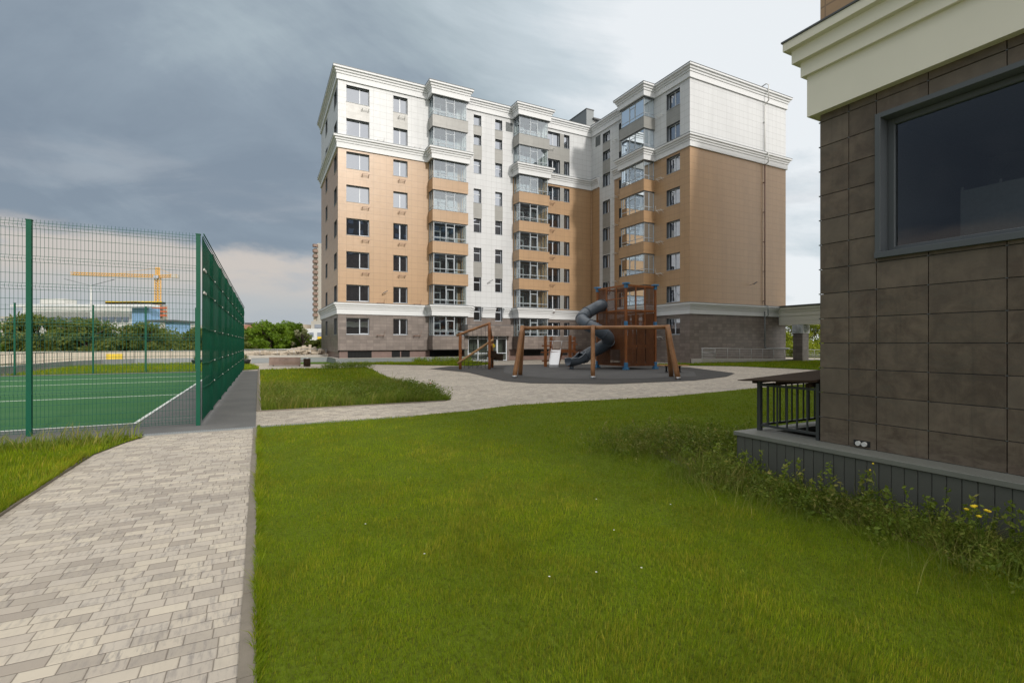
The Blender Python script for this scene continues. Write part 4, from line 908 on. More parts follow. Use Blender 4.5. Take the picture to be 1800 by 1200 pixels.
k_ = MB(); k_.v += [(6.02, 3.70, 1.315), (10.2, 3.70, 1.43), (10.2, 4.62, 1.48), (5.86, 4.62, 1.285), (6.02, 3.70, 1.345), (10.2, 3.70, 1.46), (10.2, 4.62, 1.51), (5.86, 4.62, 1.295)]
for f in ((0, 3, 2, 1), (4, 5, 6, 7), (0, 1, 5, 4), (1, 2, 6, 5), (2, 3, 7, 6), (3, 0, 4, 7)): k_.f.append(f); k_.mi.append(0); k_.sm.append(False)
for yy in (3.8, 4.2, 4.55): k_.bar((6.1, yy, 1.27), (10.1, yy, 1.40), .05, .05)
k_.build('sheet_roof', 'rust', pit)
# unseen taller block added far behind the viewer for window reflections and shade
sb = thing('unseen_shade_slab', 'unseen slab block added behind the viewer for shade and reflections', 'apartment building', (36, -66, 0))
m_ = MB(); m_.box(17, -74, 0, 64, -60, 40, 0); m_.build('wall', ['cap'], sb)
m_ = MB()
for k in range(13):
    for j in range(16): m_.box(18.0+j*2.85, -60, 1.6+k*3, 19.6+j*2.85, -59.9, 3.1+k*3)
m_.build('window_grid', 'glass', sb)

# ================================================================ PLAYGROUND
def log(mb, a, b, r, n=10, mi=0, wob=.01):
    a, b = Vector(a), Vector(b); k = 7; pts = [a.lerp(b, i/(k-1))+Vector((random.uniform(-1, 1), random.uniform(-1, 1), random.uniform(-1, 1)))*wob*(0 if i in (0, k-1) else 1) for i in range(k)]
    mb.tube(pts, [r*random.uniform(.93, 1.06) for _ in pts], n, mi); return mb
# swing frame
sw = thing('swing_frame', 'long swing frame of round brown logs with three pairs of leaning legs', 'swing frame', (15.5, 21.4, 0))
ax_ = Vector((.807, -.590, 0)); nx_ = Vector((.590, .807, 0)); O_ = Vector((12.75, 23.55, 0))
topz = 2.62; beamL = [O_+ax_*s_ for s_ in (0, 3.75, 7.55)]
for i, c0 in enumerate(beamL):
    lean = (-.30, 0, .38)[i]
    for sg in (-1, 1):
        ft = c0+nx_*sg*1.05+ax_*lean; hd = c0+nx_*sg*.07+Vector((0, 0, topz+.10))
        l_ = MB(); log(l_, ft, hd, .125 if i != 1 else .115); o = l_.build('leg', 'log' if sg < 0 else 'log', sw)
        s_ = MB(); s_.tube([ft+Vector((0, 0, .0)), ft+Vector((0, 0, .12))], .125, 10); s_.build('foot_plate', 'steel', o)
for a, b in ((-.15, 3.9), (3.75, 7.7)):
    l_ = MB(); log(l_, O_+ax_*a+Vector((0, 0, topz)), O_+ax_*b+Vector((0, 0, topz+.02)), .105, wob=.015); l_.build('beam', 'log', sw)
# rope climbing frame
cf = thing('rope_climbing_frame', 'log climbing frame with hanging ropes and a yellow disc', 'climbing frame', (13.8, 32, 0))
A_, B_, C_ = Vector((12.4, 32, 0)), Vector((14.2, 31.1, 0)), Vector((15.3, 33.0, 0))
for p0, h in ((A_, 2.4), (B_, 3.15), (C_, 2.3)):
    o = log(MB(), p0, p0+Vector((0, 0, h)), .10).build('post', 'orangewood', cf); MB().tube([p0, p0+Vector((0, 0, .18))], .09, 8).build('foot', 'steel', o)
up_ = Vector((0, 0, 1))
log(MB(), A_+up_*2.38-Vector((.25, -.1, .05)), B_+up_*3.2+Vector((.1, 0, 0)), .095).build('beam', 'log', cf)
log(MB(), B_+up_*2.95, C_+up_*1.9, .10).build('beam', 'log', cf)
log(MB(), A_+up_*.4-Vector((.2, 0, 0)), B_+up_*2.05+Vector((.3, 0, 0)), .085).build('beam', 'log_pale', cf)
log(MB(), B_+up_*1.7+Vector((.2, .1, 0)), C_+up_*.35, .10).build('beam', 'log', cf)
rn = MB()
for k in range(1, 7):
    f_ = k/7; a = A_.lerp(B_, f_); rn.tube([a+up_*(2.3+.8*f_), a+up_*1.6+Vector((.05, 0, 0)), a+up_*.05], .013, 5)
for zz in (.5, .95, 1.4): rn.tube([A_+up_*zz, A_.lerp(B_, .5)+up_*(zz-.08), B_+up_*zz], .013, 5)
for k in range(1, 5):
    f_ = k/5; a = B_.lerp(C_, f_); rn.tube([a+up_*(1.9-.5*f_), a+up_*.05], .013, 5)
for k in range(1, 4): rn.tube([A_.lerp(C_, k/4)+up_*.05, B_.lerp(C_, k/4)+up_*1.2], .012, 5)
rn.build('rope_net', 'black', cf)
dk = MB(); dk.tube([(15.05, 32.35, 1.62), (15.05, 32.25, 1.62)], .14, 16); dk.build('yellow_disc', 'yellow', cf)
MB().box(15.25, 32.2, .55, 15.8, 32.9, 1.05).box(14.55, 31.6, .8, 15.0, 32.2, 1.25).build('step_box', 'rust', cf)
# small slide
ss_ = thing('small_slide', 'small steel chute slide on a low orange timber platform', 'slide', (19, 34.2, 0))
d_ = 37.6
def cw(lat, fw, z=0): return Vector((.4566*fw+.8897*lat, .8897*fw-.4566*lat, z))
for l0, f0, h in ((2.55, 37.6, 2.35), (3.05, 38.6, 2.3), (4.45, 37.8, 2.4), (4.9, 38.9, 2.3)):
    p0 = cw(l0, f0); MB().box(p0.x-.09, p0.y-.09, 0, p0.x+.09, p0.y+.09, h).build('post', 'orangewood', ss_, bevel=.01)
    for zz in (.55, 1.3):
        pass
for l0, f0 in ((2.55, 37.6), (2.55, 37.62)): pass
ch = MB(); a0, a1 = cw(2.78, 36.9, .18), cw(3.04, 37.9, 1.28); wv = cw(.72, 0)
ch.quad(a0, a0+wv, a1+wv, a1); ch.quad(a0-Vector((0, 0, .03)), a1-Vector((0, 0, .03)), a1+wv-Vector((0, 0, .03)), a0+wv-Vector((0, 0, .03)))
for w0 in (Vector((0, 0, 0)), wv): ch.bar(a0+w0+up_*.06, a1+w0+up_*.06, .03, .16); ch.tube([a1+w0+up_*.1, cw(3.12, 38.0, 1.95)+w0], .02, 6)
ch.bar(a0-up_*.1, a0+wv-up_*.1, .05, .22); ch.build('chute', 'steel', ss_)
MB().tube([cw(2.4, 37.75, 1.95), cw(4.8, 38.0, 1.97)], .022, 6).build('hand_bar', 'steel', ss_)
pf = MB(); pf.bar(cw(3.0, 38.0, 1.2), cw(4.9, 38.2, 1.18), .12, .12); pf.bar(cw(3.0, 38.9, 1.2), cw(4.9, 39.0, 1.18), .12, .12); pf.bar(cw(2.3, 37.6, 1.6), cw(3.1, 38.6, 1.6), .06, .1); pf.bar(cw(2.3, 37.6, .45), cw(3.1, 38.6, .45), .06, .1); pf.bar(cw(3.9, 38.3, 1.1), cw(3.55, 38.0, .1), .1, .12); pf.bar(cw(2.2, 37.7, 1.1), cw(5.1, 37.9, 1.12), .05, .08); pf.bar(cw(4.35, 37.8, 1.9), cw(5.1, 38.6, 1.7), .09, .1)
pf.bar(cw(3.05, 38.4, 1.27), cw(4.8, 38.55, 1.27), .8, .05); pf.build('platform', 'orangewood', ss_)
# tower
tw = thing('play_tower', 'tall red-brown slatted timber play tower with blue corner caps', 'play tower', (23.3, 27.6, 0))
X0, X1, Y0, Y1 = 22.0, 24.6, 26.05, 29.2; HT = 5.8
for x_, y_ in ((X0, Y0), (X1, Y0), (X0, Y1), (X1, Y1)):
    MB().box(x_-.07, y_-.07, .1, x_+.07, y_+.07, HT).build('post', 'orangewood', tw, bevel=.01)
    for z0, z1, w_ in ((0, .12, .17), (.12, .5, .10), (HT-.28, HT-.02, .10), (HT-.02, HT+.08, .19), (2.98, 3.28, .095)):
        MB().box(x_-w_, y_-w_, z0, x_+w_, y_+w_, z1).build('corner_cap', 'blue', tw, bevel=.012)
fr_ = MB()
for z_ in (.30, 1.6, 2.95, 4.02, 5.70):
    for (a, b) in (((X0, Y0), (X1, Y0)), ((X0, Y1), (X1, Y1)), ((X0, Y0), (X0, Y1)), ((X1, Y0), (X1, Y1))):
        fr_.bar((a[0], a[1], z_), (b[0], b[1], z_), .07, .12)
for x_ in (X0+.85, X0+1.65): fr_.box(x_-.04, Y0-.03, 2.95, x_+.04, Y0+.03, 5.7); fr_.box(x_-.04, Y1-.03, 2.95, x_+.04, Y1+.03, 5.7)
for y_ in (Y0+1.0, Y0+2.1): fr_.box(X0-.03, y_-.04, 2.95, X0+.03, y_+.04, 5.7)
for z_ in (4.85,): fr_.bar((X0, Y0, z_), (X0, Y1, z_), .05, .06)
fr_.build('frame', 'orangewood', tw)
fl = MB(); fl.box(X0, Y0, 2.80, X1, Y1, 2.88); fl.box(X0, Y0, 1.42, X1, Y1, 1.48); fl.box(X0+.9, Y0+.3, 5.62, X1, Y1, 5.68); fl.build('deck', 'slat', tw)
def slats(axis, plane, u0, u1, z0, z1, sp=.092, wd=.060, hole=None, curve=0.):
    mb = MB(); n = int((u1-u0)/sp)
    for k in range(n):
        u = u0+(k+.5)*sp; f_ = (u-u0)/(u1-u0); zz0 = z0-curve*math.sin(f_*math.pi)
        segs = [(zz0, z1)]
        if hole and hole[0] < u < hole[1]: segs = [(zz0, hole[2]), (hole[3], z1)]
        for a, b in segs:
            if b-a < .05: continue
            if axis == 'x': mb.box(u-wd/2, plane-.012, a, u+wd/2, plane+.012, b)
            else: mb.box(plane-.012, u-wd/2, a, plane+.012, u+wd/2, b)
    return mb
slats('x', Y0-.05, X0+.1, X0+.86, .32, 2.9, curve=.06).build('slat_panel', 'slat', tw); slats('x', Y0-.05, X0+.9, X0+1.66, .30, 2.9, curve=.04).build('slat_panel', 'slat', tw); slats('x', Y0-.05, X0+1.7, X1-.1, .32, 2.9, curve=.04).build('slat_panel', 'slat', tw)
slats('x', Y0+.01, X0+1.7, X1-.1, 4.05, 5.65, .07, .03).build('slat_panel', 'slat', tw); slats('x', Y0+.01, X0+.1, X1-.1, 3.0, 3.98, .09, .05).build('slat_panel', 'slat', tw)
slats('y', X0-.05, Y0+.1, Y0+1.6, .32, 2.9, hole=(Y0+.55, Y0+1.45, .4, 1.35)).build('slat_panel', 'slat', tw); slats('y', X0-.05, Y0+1.65, Y1-.1, .32, 2.9).build('slat_panel', 'slat', tw); slats('y', X0, Y0+.1, Y1-.1, 3.0, 3.98, .09, .05).build('slat_panel', 'slat', tw)
slats('y', X0, Y0+2.1, Y1-.1, 4.05, 5.65, .08, .03).build('slat_panel', 'slat', tw)
slats('x', Y1, X0+.1, X1-.1, .32, 2.9, .11, .06).build('slat_panel', 'slat', tw); slats('y', X1, Y0+.1, Y1-.1, .32, 3.9, .10, .06).build('slat_panel', 'slat', tw)
w_ = MB(); w_.quad((X0+.01, Y0, 4.05), (X0+.01, Y1, 4.05), (X0+.01, Y1, 5.65), (X0+.01, Y0, 5.65)); w_.quad((X0, Y1, 4.05), (X1, Y1, 4.05), (X1, Y1, 5.65), (X0, Y1, 5.65)); w_.build('wire_mesh', 'wiremesh', tw)
# tube slide (bolted to the tower: part of it)
Cx, Cy = 20.6, 27.6; rt = .42; Rr = .9
def hp(th, z): a = R(th); l, f_ = Rr*math.cos(a), Rr*math.sin(a); return Vector((Cx+.8897*l+.4566*f_, Cy-.4566*l+.8897*f_, z))
pth = [Vector((22.02, 28.45, 4.5)), Vector((21.75, 28.45, 4.48))]
for th in range(62, 501, 8): pth.append(hp(th, 4.42-3.62*(th-60)/440))
e0 = pth[-1]; dr_ = (pth[-1]-pth[-2]); dr_.z = 0; dr_.normalize(); dr_ = (dr_+Vector((-.8897, .4566, 0))*.5).normalized()
pth += [e0+dr_*.25-up_*.10]
tb = MB(); tb.tube(pth, rt, 20, cap=False); tb.tube(pth, rt-.03, 20, cap=False)
for k in (1, 9, 16, 23, 31, 39, 47, len(pth)-2):
    k = min(k, len(pth)-2); a, b = pth[k], pth[k+1]; dd = (b-a).normalized(); tb.tube([a-dd*.02, a+dd*.05], rt+.035, 20)
tb.build('tube_slide', 'slide', tw)
# exit trough: an open half pipe that flattens
ex = MB(); q0 = pth[-1]; tp = [q0+dr_*s_-up_*dz_ for s_, dz_ in ((-.05, 0), (.25, .10), (.55, .16), (.85, .17), (1.15, .16))]
for rr, mi in ((rt, 0), (rt-.035, 0)):
    i0 = len(ex.v); rows = []
    for k, pt_ in enumerate(tp):
        open_ = .0+(.12 if k == 0 else 1.0)*1.0; side = dr_.cross(up_).normalized(); hh = [1.0, .62, .42, .5, .35][k]; n = 14; row = []
        for j in range(n+1):
            a = math.pi+math.pi*j/n; row.append(tuple(pt_+side*math.cos(a)*rr+up_*(math.sin(a)*rr*.85)))
        # raised lips
        row = [tuple(Vector(row[0])+up_*rr*hh)]+row+[tuple(Vector(row[-1])+up_*rr*hh)]
        rows.append(row); ex.v += row
    m2 = len(rows[0])
    for k in range(len(rows)-1):
        for j in range(m2-1): a = i0+k*m2+j; ex.f.append((a, a+1, a+m2+1, a+m2)); ex.mi.append(0); ex.sm.append(True)
for pt_ in (tp[-2],): ex.tube([(pt_.x, pt_.y, 0), (pt_.x, pt_.y, .22)], .15, 10)
rim = []
side = dr_.cross(up_).normalized()
for sg in (-1, 1):
    pr_ = [tp[k]+side*sg*rt+up_*rt*[1.0, .62, .42, .5, .35][k] for k in range(5)]; ex.tube(pr_, .022, 6, 1)
ex.build('slide_exit', ['slide', 'frame'], tw)
# bench
bn = thing('plank_bench', 'small backless plank bench on two black metal legs beside the swing', 'bench', (22.4, 22.2, 0))
a, b = cw(8.9, 30.1, .45), cw(10.75, 30.1, .45)
for o_ in (-.13, .13): MB().bar(a+cw(0, o_), b+cw(0, o_), .22, .05).build('seat_plank', 'bench_yellow', bn, bevel=.006)
for f_ in (.28, .72):
    c0 = a.lerp(b, f_); MB().bar((c0.x, c0.y, .06), (c0.x, c0.y, .42), .07, .07).bar(c0+cw(0, -.22)-up_*.39, c0+cw(0, .22)-up_*.39, .06, .04).bar(c0+cw(0, -.22)-up_*.05, c0+cw(0, .22)-up_*.05, .06, .04).build('leg', 'black', bn)
# big plank bench and bin by the terrace
b1 = thing('wooden_bench', 'long weathered plank bench with solid back at the end of the asphalt path', 'bench', (1.6, 41, 0))
bx = MB(); L_ = [cw(-19.0, 38.6), cw(-16.55, 38.6)]
for k in range(6): bx.bar(L_[0]+up_*(.12+k*.105), L_[1]+up_*(.12+k*.105), .04, .098)
bx.build('backrest', 'benchwood', b1)
MB().bar(L_[0]+cw(0, .35)+up_*.42, L_[1]+cw(0, .35)+up_*.42, .55, .06).build('seat', 'benchwood', b1)
for q in (.08, .92): c0 = L_[0].lerp(L_[1], q)+cw(0, .25); MB().box(c0.x-.05, c0.y-.2, 0, c0.x+.05, c0.y+.2, .4).build('leg', 'cap', b1)
bi = thing('litter_bin', 'dark brown round slatted litter bin beside the wooden bench', 'bin', tuple(cw(-15.75, 37.9)))
c0 = cw(-15.75, 37.9); m_ = MB(); m_.tube([c0+up_*.02, c0+up_*.62], .21, 14); 
for k in range(14): a_ = k*math.pi/7; m_.box(c0.x+math.cos(a_)*.22-.03, c0.y+math.sin(a_)*.22-.03, .03, c0.x+math.cos(a_)*.22+.03, c0.y+math.sin(a_)*.22+.03, .6)
m_.build('body', 'rust', bi); MB().tube([c0+up_*.62, c0+up_*.66], .23, 14).build('rim', 'steel', bi)
for i, (l0, f0, lb) in enumerate(((-22.45, 41.6, 'dark bowl planter with small shrub right of the netted fence end'), (-26.2, 41.0, 'dark bowl planter with small shrub seen through the mesh before the beige wall'))):
    c0 = cw(l0, f0); t_ = thing('bowl_planter', lb, 'planter', tuple(c0), 'bowl planters on the terrace')
    MB().tube([c0+up_*.0, c0+up_*.12, c0+up_*.35, c0+up_*.42], [.16, .30, .40, .38], 18).build('bowl', 'black', t_)
    leaves('shrub', [tuple(c0+up_*.6)], [.24], 260, .04, 'leaf_dark', t_)

# ================================================================ TERRACE WALLS ON THE LEFT
rw = thing('retaining_wall', 'curved low grey retaining wall with black railing beyond the sports court', 'retaining wall', (-10, 50, 0))
pw_ = [(-12.9, 25), (-12.9, 44), (-12.5, 48), (-11.4, 51), (-9.5, 52.6), (-7, 53.1), (-1.0, 53.2)]
m_ = MB(); r_ = MB()
for a, b in zip(pw_[:-1], pw_[1:]):
    m_.bar((*a, .23), (*b, .23), .22, .46); r_.tube([(*a, 1.15), (*b, 1.15)], .022, 6); r_.tube([(*a, .62), (*b, .62)], .014, 6)
    n = max(2, int(math.dist(a, b)/.35))
    for k in range(n): f_ = k/n; x_, y_ = a[0]+(b[0]-a[0])*f_, a[1]+(b[1]-a[1])*f_; r_.tube([(x_, y_, .45), (x_, y_, 1.15)], .009 if k % 5 else .02, 5)
m_.build('wall_body', 'greymetal', rw); r_.build('railing', 'railing', rw)
bw = thing('boundary_wall', 'long beige rendered boundary wall in front of the trees', 'wall', (-20, 58, 0))
MB().box(-45, 58, 0, 6, 58.25, 1.0).build('wall_body', 'beige', bw); MB().box(-45, 57.95, 1.0, 6, 58.3, 1.06).build('coping', 'concrete', bw)
yb = cw(-34.5, 50.4); tag(MB().box(-12.6, 57.86, .25, -11.4, 57.93, .80).build('notice_board', 'yellow'), 'small plain yellow board fixed to the beige boundary wall', 'board')
tr_ = thing('terrace_edge', 'pale terrace edge with thin steel handrail behind the grey parapet', 'terrace', (2.5, 53.5, 0))
MB().box(-1.5, 53.3, 0, 6.2, 53.7, .62).build('slab', 'concrete', tr_); MB().box(-3.6, 53.25, 0, -1.6, 53.4, .8).build('gate', 'beige', tr_)
r_ = MB(); r_.tube([(-1.5, 53.4, 1.2), (6.2, 53.4, 1.2)], .03, 6)
for x_ in np.arange(-1.4, 6.3, 1.5): r_.tube([(x_, 53.4, .6), (x_, 53.4, 1.2)], .02, 6)
r_.build('handrail', 'steel', tr_)
def rubble(cx, cy, sx_, h, label):
    t_ = MB()
    for k in range(150):
        x_ = cx+random.uniform(-sx_, sx_); top_ = h*(1-(abs(x_-cx)/sx_)**2*.75); hh = top_*random.uniform(.2, 1); w1 = random.uniform(.08, .42); a_, b_, c_ = (random.gauss(0, 1) for _ in range(3)); q_ = Vector((a_, b_, c_*.45)).normalized()*w1
        y_ = cy+random.uniform(-.9, .9); t_.bar((x_-q_.x, y_-q_.y, hh-q_.z), (x_+q_.x, y_+q_.y, hh+q_.z), random.uniform(.15, .6), random.uniform(.10, .35))
    tag(t_.build('rubble_pile', 'debris'), label, 'rubble', kind='stuff')
rubble(4.3, 55.5, 2.6, 1.35, 'pale heap of broken slabs behind the terrace handrail'); rubble(.4, 55.5, 2.2, .90, 'low pale heap of rubble left of the higher slab heap')

# ================================================================ TREES
def tree(x, y, h, r, mat, label, n=40, leaf=.16, per=110, trunk=.25, group='trees beyond the site', clear=.0, cat='tree', name='tree'):
    t_ = thing(name, label, cat, (x, y, 0), group)
    tk = MB(); tk.tube([(x, y, 0), (x+.1, y, h*.35), (x-.05, y+.1, h*.8)], [trunk, trunk*.7, trunk*.2], 8)
    for k in range(7):
        a_ = k*.9+random.random(); z0_ = h*random.uniform(.2, .5); tk.tube([(x, y, z0_), (x+math.cos(a_)*r*.4, y+math.sin(a_)*r*.4, z0_+h*.2), (x+math.cos(a_)*r*.75, y+math.sin(a_)*r*.75, z0_+h*.3)], [trunk*.4, trunk*.25, trunk*.08], 6)
    tk.build('trunk', 'bark', t_); cs, rs = [], []
    for k in range(n):
        u = random.random(); zz = h*(clear+.08)+(h*.86-h*(clear+.08))*u; rad = r*math.sqrt(max(.08, 1-((u-.38)/.68)**2))*random.uniform(.35, 1.02); a_ = random.uniform(0, 6.28)
        cs.append((x+math.cos(a_)*rad, y+math.sin(a_)*rad, zz)); rs.append(r*random.uniform(.16, .34))
    leaves('crown', cs, rs, per, leaf, mat, t_, .8); return t_
L3 = [(-33, 52, 6.0, 3.4, 'leaf_dark', 'tall loose tree at the far left edge behind the mesh fence'),
      (-29.5, 57, 5.2, 2.8, 'leaf_dark', 'dark tree second from the left edge behind the beige wall'),
      (-34.5, 72, 6.0, 3.6, 'leaf_dark', 'low spreading tree in front of the white hall, left part'),
      (-27, 70, 5.4, 3.4, 'leaf_green', 'green tree below the white hall roof, beside the small post'),
      (-21.6, 72, 5.8, 3.4, 'leaf_dark', 'tree directly behind the tall lamp pole'),
      (-16.6, 68, 5.2, 3.1, 'leaf_dark', 'olive tree between lamp pole and blue tower'),
      (-12.2, 71, 5.1, 2.9, 'leaf_dark', 'olive tree standing just left of the blue tower'),
      (-6.6, 70, 4.2, 2.4, 'leaf_dark', 'round dark tree close to the netted fence corner post'),
      (-2.4, 68, 3.9, 2.2, 'leaf_dark', 'small dark shrub tree at the far end of the netted fence'),
      (*cw(-30.5, 62).xy, 4.9, 2.5, 'leaf_green', 'full bright green tree left of centre beyond the rubble'),
      (*cw(-29.6, 66).xy, 5.0, 2.4, 'leaf_green', 'bright green tree right behind the plank bench'),
      (*cw(-32.4, 60).xy, 3.9, 1.9, 'leaf_green', 'lower bright bush tree leaning to the netted fence'),
      (*cw(-27.2, 64).xy, 4.2, 1.3, 'leaf_pale', 'slender tree with pale blossom before the cream building'),
      (*cw(-25.4, 64).xy, 2.4, 1.3, 'leaf_dark', 'low dark bush between cream building and apartment block')]
for x_, y_, h_, r_r, mt, lb in L3: tree(x_, y_, h_*(.88 if -32 < x_ < -5 else 1), r_r, mt, lb, n=80 if mt != 'leaf_pale' else 26, per=130 if mt != 'leaf_pale' else 45)
th_ = []
for k in range(330):
    px_ = random.uniform(-40, 345); d_ = random.uniform(64, 76); q_ = cw((px_-900)/867*d_, d_); th_.append((q_.x, q_.y, random.uniform(.4, 2.7+.8*math.sin(px_*.05))))
tag(leaves('thicket', th_, [1.1]*len(th_), 90, .16, 'leaf_dark'), 'dense thicket of shrubs filling the gaps between the trees', 'shrubs', kind='stuff')
th_ = []
for k in range(110):
    px_ = random.uniform(425, 575); d_ = random.uniform(64, 70); q_ = cw((px_-900)/867*d_, d_); th_.append((q_.x, q_.y, random.uniform(.3, 2.0 if px_ < 515 else .9)))
tag(leaves('thicket', th_, [.8]*len(th_), 90, .14, 'leaf_green'), 'green undergrowth below the bright trees behind the rubble', 'shrubs', kind='stuff')
for x_, y_, h_, r_r, lb in ((70, 44, 6.6, 3.6, 'sunlit yellow-green tree just right of the carved column'), (63.5, 45.5, 6.2, 3.0, 'yellow-green tree left of the carved column'), (77, 41, 6.4, 3.6, 'yellow-green tree at the edge of the brown wall')):
    tree(x_, y_, h_, r_r, 'leaf_yellow', lb, n=50, per=130, group='trees beyond the portal', clear=.0)
hedge = [(65+random.uniform(-6, 18), 40+random.uniform(-3, 3), random.uniform(.3, 1.6)) for _ in range(60)]
tag(leaves('undergrowth', hedge, [.9]*60, 130, .14, 'leaf_yellow'), 'undergrowth below the trees beyond the portal', 'shrubs', kind='stuff')

# ================================================================ FAR BUILDINGS
def P2(px, d): return cw((px-900)/867*d, d)
def facing_box(mb, px0, px1, d, z0, z1, dep, mi=0):
    a, b = P2(px0, d), P2(px1, d); f_ = Vector((.4566, .8897, 0))*dep; mb.prism([(a.x, a.y), (b.x, b.y), (b.x+f_.x, b.y+f_.y), (a.x+f_.x, a.y+f_.y)], z0, z1, mi); return mb
zz_ = lambda py, d: 1.8+(603-py)*d/867
h_ = thing('exhibition_hall', 'long low white hall with overhanging flat roof behind the trees', 'hall', tuple(P2(140, 130)))
facing_box(MB(), 40, 232, 132, 0, zz_(540, 132), 4).build('wall', 'white_metal', h_); m_ = MB(); facing_box(m_, 18, 266, 126, zz_(539, 126), zz_(534.5, 126), 3); m_.build('roof', 'trim', h_)
m_ = MB()
for k in range(13): facing_box(m_, 70+k*12.2, 79+k*12.2, 131.7, zz_(566, 131.7), zz_(557, 131.7), .4)
m_.build('window_strip', 'glass', h_); facing_box(MB(), 232, 262, 129, 0, zz_(541, 129), 4).build('blue_wing', 'sky_blue', h_); facing_box(MB(), 70, 113, 140, zz_(534, 140), zz_(525, 140), 4).build('roof_plant', 'white_metal', h_)
h_ = thing('blue_stair_tower', 'narrow blue tower with dark canopy beside the white hall', 'tower', tuple(P2(298, 118)))
facing_box(MB(), 291, 306, 118, 0, zz_(562, 118), 6).build('shaft', 'sky_blue', h_); facing_box(MB(), 255, 306, 117, zz_(566, 117), zz_(562, 117), 10).build('canopy', 'cap', h_)
h_ = thing('unfinished_building', 'concrete building under construction below the yellow crane', 'building site', tuple(P2(240, 250)))
facing_box(MB(), 185, 284, 250, zz_(534, 250), zz_(530.5, 250), 3).build('floor_slab', 'rust', h_); facing_box(MB(), 185, 284, 249.5, zz_(531, 250), zz_(529.6, 250), .5).build('formwork', 'yellow', h_)
facing_box(MB(), 269, 286, 252, 0, zz_(536, 252), 4).build('core', 'concrete', h_)
m_ = MB()
for z0 in (556, 549.5, 543): facing_box(m_, 267, 291, 249.8, zz_(z0, 250), zz_(z0-3.6, 250), 1.0)
m_.build('floor_edge', 'orange', h_)
cr_ = thing('tower_crane', 'yellow tower crane with long jib over the unfinished building', 'crane', tuple(P2(277.5, 262)))
def lattice(mb, a, b, wd, n, r):
    a, b = Vector(a), Vector(b); dd = (b-a).normalized(); up0 = Vector((0, 0, 1)) if abs(dd.z) < .9 else Vector((.8897, -.4566, 0)); s1 = dd.cross(up0).normalized()*wd/2; s2 = s1.cross(dd).normalized()*wd/2
    cs = [s1+s2, s1-s2, -s1-s2, -s1+s2]
    for c0 in cs: mb.bar(a+c0, b+c0, r, r)
    for k in range(n):
        for j in range(4): mb.bar(a.lerp(b, k/n)+cs[j], a.lerp(b, (k+1)/n)+cs[(j+1) % 4], r*.6, r*.6)
D_ = 262; b0 = P2(277.5, D_)
m_ = MB(); lattice(m_, b0, b0+up_*zz_(486, D_), 1.9, 26, .34); m_.build('mast', 'crane', cr_)
m_ = MB(); lattice(m_, P2(277, D_)+up_*zz_(485.5, D_), P2(126, D_+6)+up_*zz_(478, D_), 1.3, 34, .26); m_.build('jib', 'crane', cr_)
m_ = MB(); lattice(m_, P2(277, D_)+up_*zz_(486, D_), P2(312, D_)+up_*zz_(485, D_), 1.2, 8, .26); m_.build('counter_jib', 'crane', cr_)
m_ = MB(); lattice(m_, b0+up_*zz_(486, D_), b0+up_*zz_(470, D_), 1.2, 4, .3); m_.bar(b0+up_*zz_(471, D_), P2(306, D_)+up_*zz_(484, D_), .12, .12); m_.bar(b0+up_*zz_(471, D_), P2(205, D_)+up_*zz_(481, D_), .12, .12); m_.build('apex', 'crane', cr_)
m_ = MB(); c0 = P2(308, D_); m_.box(c0.x-1.6, c0.y-1, zz_(489, D_), c0.x+1.6, c0.y+1, zz_(483, D_)); m_.build('counterweight', 'concrete', cr_); m_ = MB(); c0 = P2(274.5, D_-2); m_.box(c0.x-1.0, c0.y-1, zz_(490, D_), c0.x+1.0, c0.y+1, zz_(485, D_)); m_.build('cab', 'glass', cr_)
lp = thing('street_lamp', 'tall pale lamp pole with two wide thin arms beyond the court', 'street lamp', tuple(P2(160, 62)))
c0 = P2(160, 62); m_ = MB(); m_.tube([c0, c0+up_*zz_(535, 62), c0+up_*zz_(501, 62)], [.13, .10, .035], 8); m_.build('pole', 'white_metal', lp)
for px_, py_ in ((113, 490), (201, 491)):
    m_ = MB(); e_ = P2(px_, 62)+up_*zz_(py_, 62); m_.tube([c0+up_*zz_(502, 62), e_], .035, 6); m_.bar(e_, e_.lerp(c0+up_*zz_(502, 62), .14), .14, .06); m_.build('arm', 'greymetal', lp)
c0 = P2(98, 58); tag(MB().tube([c0, c0+up_*zz_(593, 58)], .06, 8).tube([c0+up_*zz_(593, 58), c0+up_*(zz_(593, 58)+.1)], .09, 8).build('small_post', 'concrete'), 'thin pale post rising from the bushes left of the lamp', 'post')
h_ = thing('high_rise', 'slim pale high-rise with stacked curved balconies behind the apartment block', 'high-rise', tuple(P2(560, 180)))
facing_box(MB(), 557.5, 575, 180, 0, zz_(427.5, 180), 14).build('wall', 'concrete', h_); facing_box(MB(), 551, 557.5, 181, 0, zz_(436, 181), 10).build('balcony_wall', 'beige', h_)
for k in range(14):
    m_ = MB(); z0 = zz_(556, 180)-0+k*1.94; c0 = P2(554.2, 179.5); m_.prism([(c0.x+math.cos(a_)*.95, c0.y+math.sin(a_)*.95) for a_ in np.linspace(0, 6.28, 13)[:-1]], z0, z0+.95); m_.build('balcony', 'benchwood', h_)
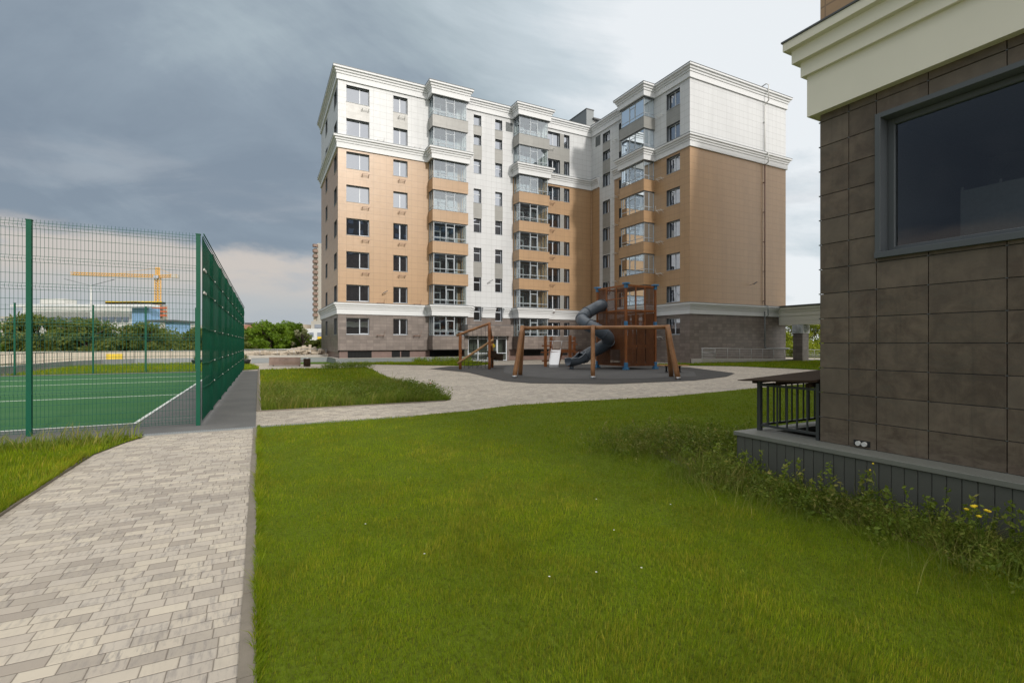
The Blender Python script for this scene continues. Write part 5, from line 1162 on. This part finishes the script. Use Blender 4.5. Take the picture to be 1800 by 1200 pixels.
h_ = thing('cream_building', 'low cream building with small windows behind the blossom tree', 'building', tuple(P2(545, 115)))
facing_box(MB(), 521, 580, 115, zz_(598, 115), zz_(577.5, 115), 15).build('wall', 'trim', h_); facing_box(MB(), 517, 522, 114.6, 0, zz_(577, 115), 16).build('end_wall', 'greymetal', h_)
facing_box(MB(), 547, 580, 116, zz_(578, 116), zz_(564, 116), 12).build('upper_storey', 'concrete', h_); facing_box(MB(), 553, 566, 115.8, zz_(576.5, 115.8), zz_(570, 115.8), .5).build('window', 'glass', h_)
for a, b in ((544, 551), (558, 565)): facing_box(MB(), a, b, 114.8, zz_(591.5, 114.8), zz_(584, 114.8), .4).build('window', 'glass', h_)
facing_box(MB(), 558, 565, 114.7, zz_(597, 114.7), zz_(591.5, 114.7), .4).build('panel', 'yellow', h_); facing_box(MB(), 521, 580, 118, 0, zz_(598, 115), 8).build('ground_floor', 'cap', h_)
h_ = thing('red_building', 'low red-brick block with pale roof edge beyond the bright tree', 'building', tuple(P2(436, 170)))
facing_box(MB(), 405, 455, 170, 0, zz_(571, 170), 20).build('wall', 'brick', h_); facing_box(MB(), 405, 530, 176, 0, zz_(569.5, 176), 10).build('pale_wing', 'beige', h_); facing_box(MB(), 430, 443, 172, zz_(570, 170), zz_(566.5, 170), 6).build('roof_box', 'cap', h_)
for i, (a, b, d, t_) in enumerate(((0, 60, 200, 556), (308, 345, 190, 571), (345, 420, 210, 575))):
    o = thing('distant_block', ('pale distant block at the far left behind the trees', 'pale distant block right of the blue tower', 'pale distant block glimpsed through the netting')[i], 'building', tuple(P2((a+b)/2, d)), 'distant blocks')
    facing_box(MB(), a, b, d, 0, zz_(t_, d), 20).build('wall', 'concrete', o); m_ = MB()
    for k in range(int((b-a)/7)): facing_box(m_, a+2+k*7, a+5+k*7, d-.3, zz_(t_+8, d), zz_(t_+4, d), .3)
    m_.build('window_row', 'glass', o)
print('objects', len(bpy.data.objects), 'polys', sum(len(m.polygons) for m in bpy.data.meshes))
